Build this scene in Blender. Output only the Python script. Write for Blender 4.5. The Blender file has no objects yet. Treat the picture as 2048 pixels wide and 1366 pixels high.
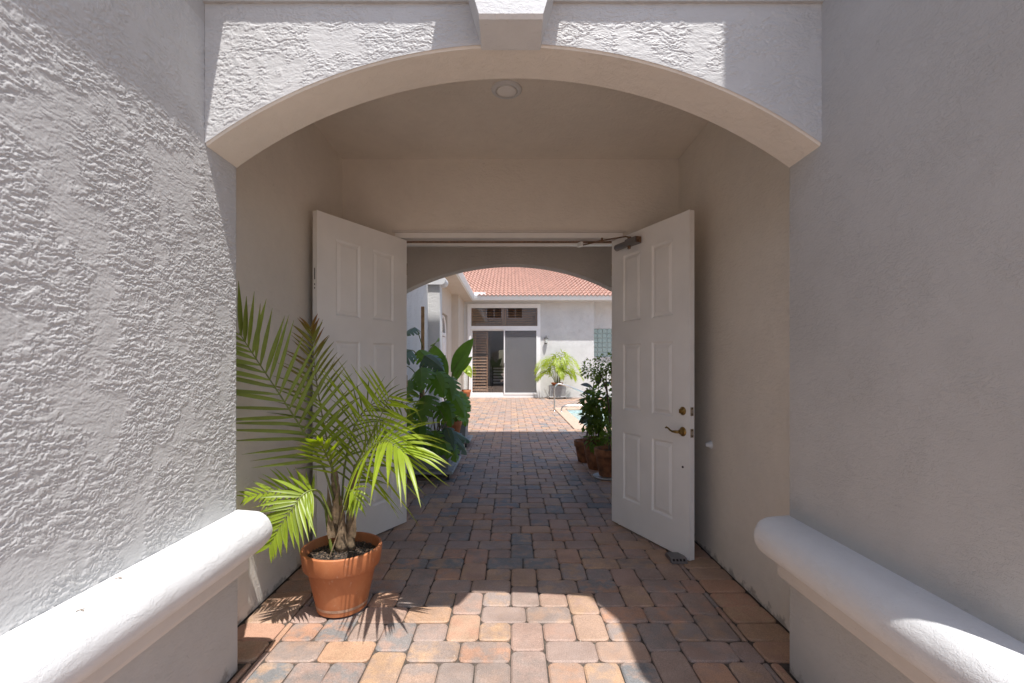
import bpy, math, random
import numpy as np
from mathutils import Vector, Matrix
random.seed(11)
S = bpy.context.scene
COL = S.collection
R = math.radians

# ------------------------------------------------------------------ camera
H = 1.38                       # eye height
F = 935.0                      # focal length in photo pixels (2048 wide)
cam = bpy.data.cameras.new('camera'); camo = bpy.data.objects.new('camera', cam); COL.objects.link(camo)
camo.location = (0, 0, H); camo.rotation_euler = (R(90), 0, 0)
cam.sensor_width = 36; cam.lens = F/2048*36; cam.shift_x = 2/2048; cam.shift_y = 45/2048
cam.clip_start = 0.05; cam.clip_end = 800
S.camera = camo
# ------------------------------------------------------------------ sky, sun, exposure
SUN = Vector((0.439, -1.0, 2.78)).normalized()     # towards the sun
w = bpy.data.worlds.new('World'); S.world = w; w.use_nodes = True
nt = w.node_tree; bg = nt.nodes['Background']
sky = nt.nodes.new('ShaderNodeTexSky'); sky.sky_type = 'NISHITA'; sky.sun_disc = False
sky.sun_elevation = math.asin(SUN.z); sky.sun_rotation = math.atan2(SUN.x, SUN.y)
sky.air_density = 1.0; sky.dust_density = 1.5
nt.links.new(sky.outputs[0], bg.inputs[0]); bg.inputs[1].default_value = 0.13
sl = bpy.data.lights.new('sun', 'SUN'); sl.energy = 4.1; sl.angle = R(0.53); sl.color = (1, 0.965, 0.925)
slo = bpy.data.objects.new('sun', sl); COL.objects.link(slo); slo.location = (4, -8, 20)
slo.rotation_euler = SUN.to_track_quat('Z', 'Y').to_euler()
S.view_settings.view_transform = 'Standard'; S.view_settings.look = 'None'
S.view_settings.exposure = 0.68; S.view_settings.gamma = 1
S.render.engine = 'CYCLES'
S.cycles.max_bounces = 10; S.cycles.diffuse_bounces = 7; S.cycles.transparent_max_bounces = 12

# ------------------------------------------------------------------ helpers
def at(px, py, Y):             # a point of the place, from where it shows and how far off it stands
    return Vector(((px-1022)*Y/F, Y, H+(728-py)*Y/F))
def link(o, parent=None, ploc=None):
    COL.objects.link(o)
    if parent is not None:
        o.parent = parent
        if ploc is not None: o.matrix_parent_inverse = Matrix.Translation(-Vector(ploc))
    return o
def tag(o, label=None, cat=None, group=None, kind=None):
    if label: o['label'] = label
    if cat: o['category'] = cat
    if group: o['group'] = group
    if kind: o['kind'] = kind
    return o
def empty(name, loc, label, cat, group=None, rz=0.0):
    o = bpy.data.objects.new(name, None); o.location = loc; o.rotation_euler = (0, 0, rz); o.empty_display_size = .1
    COL.objects.link(o); return tag(o, label, cat, group)
class MB:
    def __init__(s): s.v = []; s.f = []; s.t = []
    def add(s, vs, fs, t=None):
        n = len(s.v); s.v += [tuple(v) for v in vs]; s.f += [tuple(n+i for i in f) for f in fs]
        s.t += list(t) if t is not None else [0.0]*len(vs)
    def box(s, x0, x1, y0, y1, z0, z1):
        s.add([(x0,y0,z0),(x1,y0,z0),(x1,y1,z0),(x0,y1,z0),(x0,y0,z1),(x1,y0,z1),(x1,y1,z1),(x0,y1,z1)],
              [(0,3,2,1),(4,5,6,7),(0,1,5,4),(1,2,6,5),(2,3,7,6),(3,0,4,7)])
    def bbox(s, x0, x1, y0, y1, z0, z1, b):      # box with chamfered vertical and top edges
        c = lambda d, z: [(x0+b-d,y0-d+0,z),(x1-b+d,y0-d,z),(x1+d-0,y0+b-d,z),(x1+d,y1-b+d,z),(x1-b+d,y1+d,z),(x0+b-d,y1+d,z),(x0-d,y1-b+d,z),(x0-d,y0+b-d,z)]
        vs = c(0, z0)+c(0, z1-b)+c(-b*.8, z1)
        fs = [tuple(range(7,-1,-1)), tuple(range(16,24))]
        for k in (0, 8):
            for i in range(8): fs.append((k+i, k+(i+1)%8, k+8+(i+1)%8, k+8+i))
        s.add(vs, fs)
    def prism(s, prof, axis, a0, a1):            # closed profile (2-D) pushed along an axis
        n = len(prof)
        def p(u, v, a): return (a,u,v) if axis == 'x' else ((u,a,v) if axis == 'y' else (u,v,a))
        vs = [p(u,v,a0) for u,v in prof]+[p(u,v,a1) for u,v in prof]
        fs = [tuple(range(n)), tuple(range(2*n-1, n-1, -1))]
        for i in range(n): j = (i+1) % n; fs.append((i, n+i, n+j, j))
        s.add(vs, fs)
    def tube(s, pts, rad, n=8, cap=True, t=None):
        pts = [Vector(p) for p in pts]; k = len(pts)
        if not hasattr(rad, '__len__'): rad = [rad]*k
        vs = []; up = None; tv = []
        for i, p in enumerate(pts):
            d = (pts[min(i+1,k-1)]-pts[max(i-1,0)])
            if d.length < 1e-9: d = Vector((0,0,1))
            d.normalize()
            if up is None: up = Vector((1,0,0)) if abs(d.x) < .8 else Vector((0,1,0))
            a = d.cross(up); a.normalize(); b = a.cross(d); b.normalize(); up = b
            for q in range(n):
                an = 2*math.pi*q/n; vs.append(p+(a*math.cos(an)+b*math.sin(an))*rad[i]); tv.append(t[i] if t else 0)
        fs = []
        for i in range(k-1):
            for q in range(n): fs.append((i*n+q, i*n+(q+1)%n, (i+1)*n+(q+1)%n, (i+1)*n+q))
        if cap: fs += [tuple(range(n-1,-1,-1)), tuple((k-1)*n+q for q in range(n))]
        s.add(vs, fs, tv)
    def lathe(s, prof, c, n=40):                 # prof: (radius, z) from bottom to top
        vs = []; fs = []
        for r, z in prof:
            for q in range(n): a = 2*math.pi*q/n; vs.append((c[0]+r*math.cos(a), c[1]+r*math.sin(a), c[2]+z))
        for i in range(len(prof)-1):
            for q in range(n): fs.append((i*n+q, i*n+(q+1)%n, (i+1)*n+(q+1)%n, (i+1)*n+q))
        fs.append(tuple(range(n-1,-1,-1))); fs.append(tuple((len(prof)-1)*n+q for q in range(n)))
        s.add(vs, fs)
    def mesh(s, name, mat, smooth=False):
        me = bpy.data.meshes.new(name); me.from_pydata(s.v, [], s.f)
        if mat: me.materials.append(mat)
        if any(s.t):
            at_ = me.attributes.new('tint', 'FLOAT', 'POINT'); at_.data.foreach_set('value', np.array(s.t, dtype=np.float32))
        if smooth: me.polygons.foreach_set('use_smooth', [True]*len(me.polygons))
        me.update(); return me
    def build(s, name, mat, parent=None, ploc=None, smooth=False, angle=None):
        me = s.mesh(name, mat, smooth)
        o = bpy.data.objects.new(name, me); link(o, parent, ploc)
        if angle: 
            try: me.set_sharp_from_angle(angle=angle)
            except Exception: pass
        return o
def mb_box(*a):
    m = MB(); m.box(*a); return m

# ------------------------------------------------------------------ materials
def mat(name):
    m = bpy.data.materials.new(name); m.use_nodes = True
    return m, m.node_tree, m.node_tree.nodes['Principled BSDF']
def N(t, typ, **kw):
    n = t.nodes.new(typ)
    for k, v in kw.items(): setattr(n, k, v)
    return n
def coords(t, scale=(1,1,1), obj=False):
    g = N(t, 'ShaderNodeNewGeometry'); tc = N(t, 'ShaderNodeTexCoord'); mp = N(t, 'ShaderNodeMapping')
    t.links.new(tc.outputs['Object'] if obj else g.outputs['Position'], mp.inputs['Vector']); mp.inputs['Scale'].default_value = scale
    return mp.outputs[0]
def noise(t, vec, sc, det=3, rough=.55, dist=0):
    n = N(t, 'ShaderNodeTexNoise'); n.inputs['Scale'].default_value = sc; n.inputs['Detail'].default_value = det
    n.inputs['Roughness'].default_value = rough; n.inputs['Distortion'].default_value = dist
    t.links.new(vec, n.inputs['Vector']); return n.outputs['Fac']
def ramp(t, fac, stops):
    r = N(t, 'ShaderNodeValToRGB'); t.links.new(fac, r.inputs[0])
    e = r.color_ramp.elements
    while len(e) > 1: e.remove(e[0])
    e[0].position = stops[0][0]; e[0].color = (*stops[0][1], 1)
    for p, c in stops[1:]:
        q = e.new(p); q.color = (*c, 1)
    return r.outputs[0]
def bump(t, h, bs, strength, dist, prev=None):
    b = N(t, 'ShaderNodeBump'); b.inputs['Strength'].default_value = strength; b.inputs['Distance'].default_value = dist
    t.links.new(h, b.inputs['Height'])
    if prev is not None: t.links.new(prev, b.inputs['Normal'])
    t.links.new(b.outputs[0], bs.inputs['Normal']); return b.outputs[0]
def simple(name, col, rough=.5, metal=0, var=.12, vs=6, bumpd=0, bscale=60, coat=0, spec=None):
    m, t, b = mat(name)
    v = coords(t); n = noise(t, v, vs, 4)
    lo = tuple(c*(1-var) for c in col); hi = tuple(min(1, c*(1+var)) for c in col)
    t.links.new(ramp(t, n, [(.3, lo), (.7, hi)]), b.inputs['Base Color'])
    b.inputs['Roughness'].default_value = rough; b.inputs['Metallic'].default_value = metal
    if coat: b.inputs['Coat Weight'].default_value = coat
    if spec is not None: b.inputs['Specular IOR Level'].default_value = spec
    if bumpd: bump(t, noise(t, v, bscale, 4), b, .6, bumpd)
    return m
def stucco(name, col, amt=1.0, coarse=1.0, rough=.75, grime=0, freq=1.0):
    m, t, b = mat(name); v = coords(t)
    n1 = noise(t, v, 1.6, 5, .6); n2 = noise(t, v, 14, 4)
    mx = N(t, 'ShaderNodeMath', operation='MULTIPLY_ADD'); t.links.new(n2, mx.inputs[0]); mx.inputs[1].default_value = .35; t.links.new(n1, mx.inputs[2])
    c = ramp(t, mx.outputs[0], [(.4, tuple(c*.92 for c in col)), (.9, tuple(c*1.05 for c in col))])
    # scattered small scuffs
    sc = ramp(t, noise(t, v, 38, 2, .5, .8), [(.735, (0,0,0)), (.76, (.45,.45,.45))])
    mk = N(t, 'ShaderNodeMix', data_type='RGBA'); t.links.new(sc, mk.inputs[0]); t.links.new(c, mk.inputs[6]); mk.inputs[7].default_value = (*[x*.72 for x in col], 1); c = mk.outputs[2]
    if grime:                                       # mildew and splash stains along the foot of the wall
        sp = N(t, 'ShaderNodeSeparateXYZ'); t.links.new(v, sp.inputs[0])
        ng = noise(t, v, 16, 4, .65); ma = N(t, 'ShaderNodeMath', operation='MULTIPLY_ADD'); t.links.new(ng, ma.inputs[0]); ma.inputs[1].default_value = -.22; t.links.new(sp.outputs[2], ma.inputs[2])
        mr = N(t, 'ShaderNodeMapRange'); t.links.new(ma.outputs[0], mr.inputs[0]); mr.inputs[1].default_value = -.105; mr.inputs[2].default_value = -.075; mr.inputs[3].default_value = grime; mr.inputs[4].default_value = 0
        mg = N(t, 'ShaderNodeMix', data_type='RGBA'); t.links.new(mr.outputs[0], mg.inputs[0]); t.links.new(c, mg.inputs[6]); mg.inputs[7].default_value = (.10,.085,.07,1); c = mg.outputs[2]
    t.links.new(c, b.inputs['Base Color'])
    b.inputs['Roughness'].default_value = rough; b.inputs['Specular IOR Level'].default_value = .35
    p = bump(t, noise(t, v, 190, 3), b, .4*amt, .0015)
    if coarse:
        h = noise(t, coords(t, (26*freq, 26*freq, 52*freq)), 1.0, 4, .62, .5)
        hs = None
        for lv in (.42, .52, .62):                  # terraced trowel marks with ragged edges
            st = N(t, 'ShaderNodeMapRange', interpolation_type='SMOOTHSTEP'); t.links.new(h, st.inputs[0]); st.inputs[1].default_value = lv-.018; st.inputs[2].default_value = lv+.018
            if hs is None: hs = st.outputs[0]
            else:
                ad = N(t, 'ShaderNodeMath', operation='ADD'); t.links.new(hs, ad.inputs[0]); t.links.new(st.outputs[0], ad.inputs[1]); hs = ad.outputs[0]
        msk = noise(t, v, 4.5, 3); mr = N(t, 'ShaderNodeMapRange'); t.links.new(msk, mr.inputs[0]); mr.inputs[1].default_value = .35; mr.inputs[2].default_value = .6; mr.inputs[3].default_value = .25
        mu = N(t, 'ShaderNodeMath', operation='MULTIPLY'); t.links.new(hs, mu.inputs[0]); t.links.new(mr.outputs[0], mu.inputs[1])
        bump(t, mu.outputs[0], b, .8, .0011*coarse, p)
    return m
def paver_mat(name, per_object, lo=0.0, hi=1.0):
    m, t, b = mat(name); v = coords(t)
    if per_object: r = N(t, 'ShaderNodeObjectInfo').outputs['Random']
    else:
        a = N(t, 'ShaderNodeAttribute'); a.attribute_name = 'rnd'; r = a.outputs['Fac']
    mr = N(t, 'ShaderNodeMapRange'); t.links.new(r, mr.inputs[0]); mr.inputs[3].default_value = lo; mr.inputs[4].default_value = hi
    base = [(.0, (.185,.190,.198)), (.08, (.225,.222,.220)), (.14, (.290,.240,.215)), (.30, (.350,.258,.212)), (.45, (.415,.285,.215)), (.58, (.480,.318,.205)), (.68, (.480,.275,.185)), (.80, (.385,.270,.222)), (.90, (.315,.262,.238)), (1.0, (.420,.265,.200))]
    c1 = ramp(t, mr.outputs[0], base)
    # the second tone a paver is blended with
    fr = N(t, 'ShaderNodeMath', operation='MULTIPLY'); t.links.new(r, fr.inputs[0]); fr.inputs[1].default_value = 7.31
    fc = N(t, 'ShaderNodeMath', operation='FRACT'); t.links.new(fr.outputs[0], fc.inputs[0]); mr2 = N(t, 'ShaderNodeMapRange'); t.links.new(fc.outputs[0], mr2.inputs[0]); mr2.inputs[3].default_value = max(lo, .08); mr2.inputs[4].default_value = hi
    c2 = ramp(t, mr2.outputs[0], base)
    bl = noise(t, v, 11, 4, .6); k = ramp(t, bl, [(.44, (0,0,0)), (.62, (.85,.85,.85))])
    mx = N(t, 'ShaderNodeMix', data_type='RGBA'); t.links.new(k, mx.inputs[0]); t.links.new(c1, mx.inputs[6]); t.links.new(c2, mx.inputs[7])
    sp = noise(t, v, 260, 3, .75)
    mix = N(t, 'ShaderNodeMix', data_type='RGBA', blend_type='OVERLAY'); mix.inputs[0].default_value = .75
    t.links.new(mx.outputs[2], mix.inputs[6]); t.links.new(ramp(t, sp, [(.3, (.22,.22,.22)), (.7, (.78,.78,.78))]), mix.inputs[7])
    st = ramp(t, noise(t, v, 3.1, 5, .65), [(.42, (1,1,1)), (.62, (.80,.79,.78))])        # old damp stains
    ms = N(t, 'ShaderNodeMix', data_type='RGBA', blend_type='MULTIPLY'); ms.inputs[0].default_value = 1; t.links.new(mix.outputs[2], ms.inputs[6]); t.links.new(st, ms.inputs[7])
    t.links.new(ms.outputs[2], b.inputs['Base Color'])
    b.inputs['Roughness'].default_value = .60; b.inputs['Specular IOR Level'].default_value = .4
    p = bump(t, sp, b, .7, .0022); bump(t, noise(t, v, 38, 4, .6), b, .6, .006, p)
    return m
def leaf_mat(name, col, under=None, red=(.20,.055,.02), trans=.35, rough=.38):
    m, t, b = mat(name)
    a = N(t, 'ShaderNodeAttribute'); a.attribute_name = 'tint'
    oi = N(t, 'ShaderNodeObjectInfo'); v = coords(t); n = noise(t, v, 14, 3)
    ad = N(t, 'ShaderNodeMath', operation='MULTIPLY_ADD'); t.links.new(oi.outputs['Random'], ad.inputs[0]); ad.inputs[1].default_value = .5
    hf = N(t, 'ShaderNodeMath', operation='MULTIPLY'); t.links.new(n, hf.inputs[0]); hf.inputs[1].default_value = .6; t.links.new(hf.outputs[0], ad.inputs[2])
    c = ramp(t, ad.outputs[0], [(.1, tuple(x*.68 for x in col)), (.9, tuple(x*1.3 for x in col))])
    mx = N(t, 'ShaderNodeMix', data_type='RGBA'); t.links.new(a.outputs['Fac'], mx.inputs[0]); t.links.new(c, mx.inputs[6]); mx.inputs[7].default_value = (*red, 1)
    t.links.new(mx.outputs[2], b.inputs['Base Color']); b.inputs['Roughness'].default_value = rough
    b.inputs['Specular IOR Level'].default_value = .45
    tr = N(t, 'ShaderNodeBsdfTranslucent'); hs = N(t, 'ShaderNodeHueSaturation'); hs.inputs['Value'].default_value = 1.5; hs.inputs['Saturation'].default_value = 1.1
    t.links.new(mx.outputs[2], hs.inputs['Color']); t.links.new(hs.outputs[0], tr.inputs[0])
    ms = N(t, 'ShaderNodeMixShader'); ms.inputs[0].default_value = trans
    t.links.new(b.outputs[0], ms.inputs[1]); t.links.new(tr.outputs[0], ms.inputs[2])
    t.links.new(ms.outputs[0], t.nodes['Material Output'].inputs[0]); return m
def facing(t, lo=.10, k=.6):
    lw = N(t, 'ShaderNodeLayerWeight'); pw = N(t, 'ShaderNodeMath', operation='POWER'); t.links.new(lw.outputs['Facing'], pw.inputs[0]); pw.inputs[1].default_value = 4
    ma = N(t, 'ShaderNodeMath', operation='MULTIPLY_ADD'); t.links.new(pw.outputs[0], ma.inputs[0]); ma.inputs[1].default_value = k; ma.inputs[2].default_value = lo
    return ma
def glass_mat(name, tint, refl=1.0):
    m, t, b = mat(name); t.nodes.remove(b)
    tp = N(t, 'ShaderNodeBsdfTransparent'); tp.inputs[0].default_value = (*tint, 1)
    gl = N(t, 'ShaderNodeBsdfGlossy'); gl.inputs['Roughness'].default_value = .01; gl.inputs[0].default_value = (refl,)*3+(1,)
    fr = facing(t)
    ms = N(t, 'ShaderNodeMixShader'); t.links.new(fr.outputs[0], ms.inputs[0]); t.links.new(tp.outputs[0], ms.inputs[1]); t.links.new(gl.outputs[0], ms.inputs[2])
    t.links.new(ms.outputs[0], t.nodes['Material Output'].inputs[0]); return m
M = {}
OUT = (.490, .480, .463)
M['stucco'] = stucco('painted stucco', OUT)
M['stucco_smooth'] = stucco('fine painted stucco', OUT, 1.4, 1.0, grime=.5, freq=1.25)
M['vestibule'] = stucco('bounce-tinted vestibule stucco', (.73,.68,.61), 1.2, 1.0, grime=.5)  # warmer, lighter than the outer walls: bounce light from the pavers put into the colour
M['vest_top'] = stucco('bounce-tinted ceiling stucco', (.73,.68,.61), 1.2, .9)  # same warm bounce light in the colour, for ceiling and arch underside
M['stucco_relief'] = stucco('trowelled stucco', (.53,.527,.52), .5, 0, .55)
M['stucco_far'] = stucco('courtyard stucco', (.62,.62,.61), 1.2, 2.5)
M['rear'] = stucco('rear wall stucco', (.66,.62,.57), 1.4, 1.8)
M['beige'] = stucco('beige stucco', (.56,.50,.43), .5, .4)
M['trim'] = stucco('white trim paint', (.64,.645,.65), 1.2, .6, .55)
M['fascia'] = stucco('cream trim paint', (.62,.58,.54), .5, .3, .6)
M['door'] = simple('satin white door paint', (.80,.785,.76), .36, var=.05, vs=3, bumpd=.0004, bscale=90)
M['frame'] = simple('white frame paint', (.78,.765,.74), .4, var=.05, vs=5)
M['paver'] = paver_mat('concrete paver', True)
M['paver_far'] = paver_mat('concrete paver field', False)
M['paver_tan'] = paver_mat('tan border paver', True, .42, .72)
M['sand'] = simple('joint sand', (.085,.068,.055), .95, var=.4, vs=60, bumpd=.003, bscale=300)
M['ground'] = simple('ground brick', (.36,.255,.195), .85, var=.3, vs=5, bumpd=.004, bscale=40)
def terracotta():
    m, t, b = mat('terracotta'); v = coords(t, (1,1,.6))
    n = noise(t, v, 9, 5, .6)
    c = ramp(t, n, [(.25, (.36,.115,.042)), (.55, (.46,.160,.060)), (.8, (.52,.22,.10))])
    f = noise(t, v, 60, 4); mix = N(t, 'ShaderNodeMix', data_type='RGBA'); t.links.new(ramp(t, f, [(.62, (0,0,0)), (.82, (.5,.5,.5))]), mix.inputs[0])
    t.links.new(c, mix.inputs[6]); mix.inputs[7].default_value = (.55,.36,.25,1); t.links.new(mix.outputs[2], b.inputs['Base Color'])
    b.inputs['Roughness'].default_value = .62; bump(t, f, b, .25, .001); return m
M['terracotta'] = terracotta()
M['terracotta_old'] = simple('weathered terracotta', (.26,.105,.045), .7, var=.6, vs=14, bumpd=.001)
M['lime'] = simple('lime crust on terracotta', (.48,.29,.19), .8, var=.3, vs=40)
M['soil'] = simple('potting soil', (.028,.022,.018), .9, var=.6, vs=50)
M['chip'] = simple('bark chips', (.11,.075,.05), .85, var=.7, vs=45)
M['palm'] = leaf_mat('palm leaflet', (.25,.33,.03), trans=.42)
M['palm_dark'] = leaf_mat('dark palm leaflet', (.17,.225,.035), trans=.35)
M['rachis'] = leaf_mat('palm rachis', (.14,.17,.035), trans=.05)
M['fibre'] = simple('palm fibre', (.20,.14,.085), .85, var=.45, vs=40, bumpd=.004, bscale=120)
M['monstera'] = leaf_mat('monstera leaf', (.13,.24,.035), trans=.40, rough=.42)
M['monstera_blue'] = leaf_mat('glossy dark leaf', (.10,.16,.10), trans=.2, rough=.3)
M['bird'] = leaf_mat('paddle leaf', (.14,.26,.04), trans=.3, rough=.3)
M['lime_leaf'] = leaf_mat('young leaf', (.28,.38,.04), trans=.45)
M['areca'] = leaf_mat('areca leaflet', (.30,.38,.03), trans=.45)
M['ficus'] = leaf_mat('small leaf', (.16,.23,.04), trans=.45, rough=.42)
M['rubber'] = leaf_mat('rubber leaf', (.085,.085,.06), trans=.1, rough=.25)
M['bark'] = simple('bark', (.16,.115,.08), .9, var=.35, vs=30, bumpd=.003)
M['wood'] = simple('wood stake', (.42,.26,.13), .8, var=.3, vs=18)
M['planter'] = simple('grey planter', (.24,.245,.245), .6, var=.15, vs=8)
M['dolly'] = simple('grey dolly', (.32,.315,.31), .7, var=.25, vs=12)
M['black'] = simple('black rubber', (.02,.02,.02), .6)
M['steel'] = simple('stainless steel', (.62,.61,.59), .22, metal=1, var=.05)
M['alu'] = simple('painted closer metal', (.20,.19,.19), .4, metal=.6, var=.15)
M['rusty'] = simple('rusty arm metal', (.20,.12,.075), .5, metal=.7, var=.5, vs=60)
M['brass'] = simple('antique brass', (.30,.20,.075), .28, metal=1, var=.35, vs=50)
M['dark'] = simple('dark hole', (.012,.011,.010), .8)
M['nickel'] = simple('latch metal', (.35,.28,.2), .35, metal=1, var=.3, vs=80)
M['frame_far'] = simple('white aluminium', (.78,.78,.78), .4, var=.03)
M['gutter'] = simple('white gutter', (.74,.76,.76), .45, var=.05)
M['glass'] = glass_mat('tinted pane', (.93,.92,.91))
M['screen'] = None
def screen():
    m, t, b = mat('insect screen'); b.inputs['Base Color'].default_value = (.19,.19,.20,1); b.inputs['Roughness'].default_value = .7
    tp = N(t, 'ShaderNodeBsdfTransparent'); ms = N(t, 'ShaderNodeMixShader')
    ck = noise(t, coords(t), 30, 2); mr = N(t, 'ShaderNodeMapRange'); t.links.new(ck, mr.inputs[0]); mr.inputs[3].default_value = .42; mr.inputs[4].default_value = .58
    t.links.new(mr.outputs[0], ms.inputs[0]); t.links.new(tp.outputs[0], ms.inputs[1]); t.links.new(b.outputs[0], ms.inputs[2])
    t.links.new(ms.outputs[0], t.nodes['Material Output'].inputs[0]); return m
M['screen'] = screen()
M['room'] = simple('room paint', (.24,.22,.21), .9)
M['shutter'] = simple('wooden shutter', (.34,.20,.115), .55, var=.2, vs=20)
M['tile'] = simple('clay roof tile', (.44,.265,.205), .75, var=.22, vs=7, bumpd=.002)
M['block'] = simple('glass block', (.34,.44,.42), .18, var=.2, vs=25, bumpd=.006, bscale=22)
M['mortar'] = simple('block mortar', (.60,.63,.61), .8)
M['coping'] = simple('pool coping', (.50,.36,.27), .7, var=.15, vs=20)
M['plaster'] = simple('pool plaster', (.70,.76,.75), .7, var=.1)
M['lens'] = simple('frosted lens', (.82,.81,.79), .35, var=.02)
def water():
    m, t, b = mat('pool water'); t.nodes.remove(b)
    tp = N(t, 'ShaderNodeBsdfTransparent'); tp.inputs[0].default_value = (.86,.955,.955,1)
    gl = N(t, 'ShaderNodeBsdfGlossy'); gl.inputs['Roughness'].default_value = .03
    fr = facing(t, .03, .8)
    bp = N(t, 'ShaderNodeBump'); bp.inputs['Strength'].default_value = .25; bp.inputs['Distance'].default_value = .02
    t.links.new(noise(t, coords(t), 5, 2), bp.inputs['Height'])
    t.links.new(bp.outputs[0], gl.inputs['Normal'])
    ms = N(t, 'ShaderNodeMixShader'); t.links.new(fr.outputs[0], ms.inputs[0]); t.links.new(tp.outputs[0], ms.inputs[1]); t.links.new(gl.outputs[0], ms.inputs[2])
    t.links.new(ms.outputs[0], t.nodes['Material Output'].inputs[0]); return m
M['water'] = water()

# ================================================================== ground and paving
POOL = (1.64, 6.0, 10.2, 14.45)
g = MB()
for (x0, x1, y0, y1) in ((-150, 150, -150, -1.0), (-150, -3.6, -1.0, 19.6), (6.6, 150, -1.0, 19.6), (-150, 150, 19.6, 150)):
    g.add([(x0,y0,-.006),(x1,y0,-.006),(x1,y1,-.006),(x0,y1,-.006)], [(0,1,2,3)])
tag(g.build('ground', M['ground']), kind='structure')
pv = MB()
for (x0, x1, y0, y1) in ((-3.6, 6.6, -1.0, POOL[2]), (-3.6, POOL[0], POOL[2], POOL[3]), (POOL[1], 6.6, POOL[2], POOL[3]), (-3.6, 6.6, POOL[3], 19.6)):
    pv.add([(x0,y0,-.012),(x1,y0,-.012),(x1,y1,-.012),(x0,y1,-.012)], [(0,1,2,3)])
paving = tag(pv.build('pavement', M['sand']), kind='structure')
U = .0828; Y0 = 2.0028
def ring(wd, dp, r, ins, z, jit, rnd, k=3):
    out = []
    for cx, cy, a0 in ((wd/2-r, dp/2-r, 0), (-wd/2+r, dp/2-r, 90), (-wd/2+r, -dp/2+r, 180), (wd/2-r, -dp/2+r, 270)):
        for i in range(k):
            a = R(a0+90*i/(k-1)); rr = max(r-ins, .001)
            out.append((cx+rr*math.cos(a)+rnd.uniform(-jit, jit), cy+rr*math.sin(a)+rnd.uniform(-jit, jit), z))
    return out
def paver_geo(wd, dp, seed, k=3):
    rnd = random.Random(seed); wd -= .005; dp -= .005; r = min(.027, wd*.4, dp*.4); n = 4*k
    j = [(rnd.uniform(-.0022, .0022), rnd.uniform(-.0022, .0022)) for _ in range(n)]
    vs = []
    for ins, z in ((0, -.03), (0, -.0062), (.0085, .0)):
        vs += [(x+a, y+b, z) for (x, y, z), (a, b) in zip(ring(wd, dp, r, ins, z, 0, rnd, k), j)]
    fs = [tuple(range(2*n, 3*n))]
    for q in (0, n):
        for i in range(n): fs.append((q+i, q+(i+1)%n, q+n+(i+1)%n, q+n+i))
    return vs, fs
REG = [(-1.192, 1.190, -1.0, 5.37), (-3.6, 6.6, 5.37, POOL[2]-.30), (-3.6, POOL[0]-.30, POOL[2]-.30, POOL[3]+.3), (-3.6, 6.6, POOL[3]+.3, 19.25)]
pieces = []
for n in range(-6, 28):
    for m_ in range(-7, 12):
        bx, by = 8*m_, 8*n
        for (a, b, c, d) in ((0,2,0,3),(0,2,3,6),(4,6,4,7),(4,6,7,10),(2,4,0,2),(6,8,0,2),(2,4,4,6),(6,8,4,6),(1,4,6,8),(-2,1,6,8),(5,8,2,4),(2,5,2,4)):
            X0_, X1_, Y0_, Y1_ = (bx+a)*U, (bx+b)*U, Y0+(by+c)*U, Y0+(by+d)*U
            for (rx0, rx1, ry0, ry1) in REG:
                x0, x1, y0, y1 = max(X0_, rx0), min(X1_, rx1), max(Y0_, ry0), min(Y1_, ry1)
                if x1-x0 > .022 and y1-y0 > .022: pieces.append((x0, x1, y0, y1))
for s in (-1, 1):                                  # border course along the vestibule walls
    y = Y0-18*2*U
    while y < 5.33:
        y1 = min(y+2*U, 5.37)
        pieces.append((1.192, 1.434 if y > 2.05 else 1.245, y, y1) if s > 0 else (-1.440 if y > 2.05 else -1.228, -1.194, y, y1)); y = y1
def seen(p):
    y = (p[2]+p[3])/2; x = (p[0]+p[1])/2
    if y < 1.98: return False
    lim = 1.45 if y < 4 else .9*y/4.05+.05
    return abs(x) < lim
vis = sorted([p for p in pieces if seen(p)], key=lambda p: p[2])
single = vis[:300]; sset = set(single)
rest = [p for p in pieces if p not in sset]
cache = {}; rnd = random.Random(5)
for p in single:
    wd, dp = p[1]-p[0], p[3]-p[2]; tan_ = abs(p[0]+p[1])/2 > 1.19; key = (round(wd, 3), round(dp, 3), rnd.randrange(4), tan_)
    if key not in cache:
        mb = MB(); mb.add(*paver_geo(wd, dp, hash(key) & 0xffff)); cache[key] = mb.mesh('paver', M['paver_tan' if tan_ else 'paver'])
    o = bpy.data.objects.new('paver', cache[key]); o.location = ((p[0]+p[1])/2, (p[2]+p[3])/2, rnd.uniform(-.0022, .0022))
    o.rotation_euler = (R(rnd.uniform(-.6, .6)), R(rnd.uniform(-.6, .6)), R(rnd.choice((0, 180))+rnd.uniform(-.5, .5)))
    link(o, paving)
mb = MB(); rv = []
for p in rest:
    vs, fs = paver_geo(p[1]-p[0], p[3]-p[2], rnd.randrange(9999), 3 if p[2] < 9 else 2)
    cx, cy, cz = (p[0]+p[1])/2, (p[2]+p[3])/2, rnd.uniform(-.0015, .0015); tx, ty = rnd.uniform(-.007, .007), rnd.uniform(-.007, .007)
    mb.add([(x+cx, y+cy, z+cz+x*tx+y*ty) for x, y, z in vs], fs); rv += [rnd.random()]*len(vs)
o = mb.build('paver_field', M['paver_far'], paving); tag(o, kind='stuff')
a_ = o.data.attributes.new('rnd', 'FLOAT', 'POINT'); a_.data.foreach_set('value', np.array(rv, dtype=np.float32))

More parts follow.
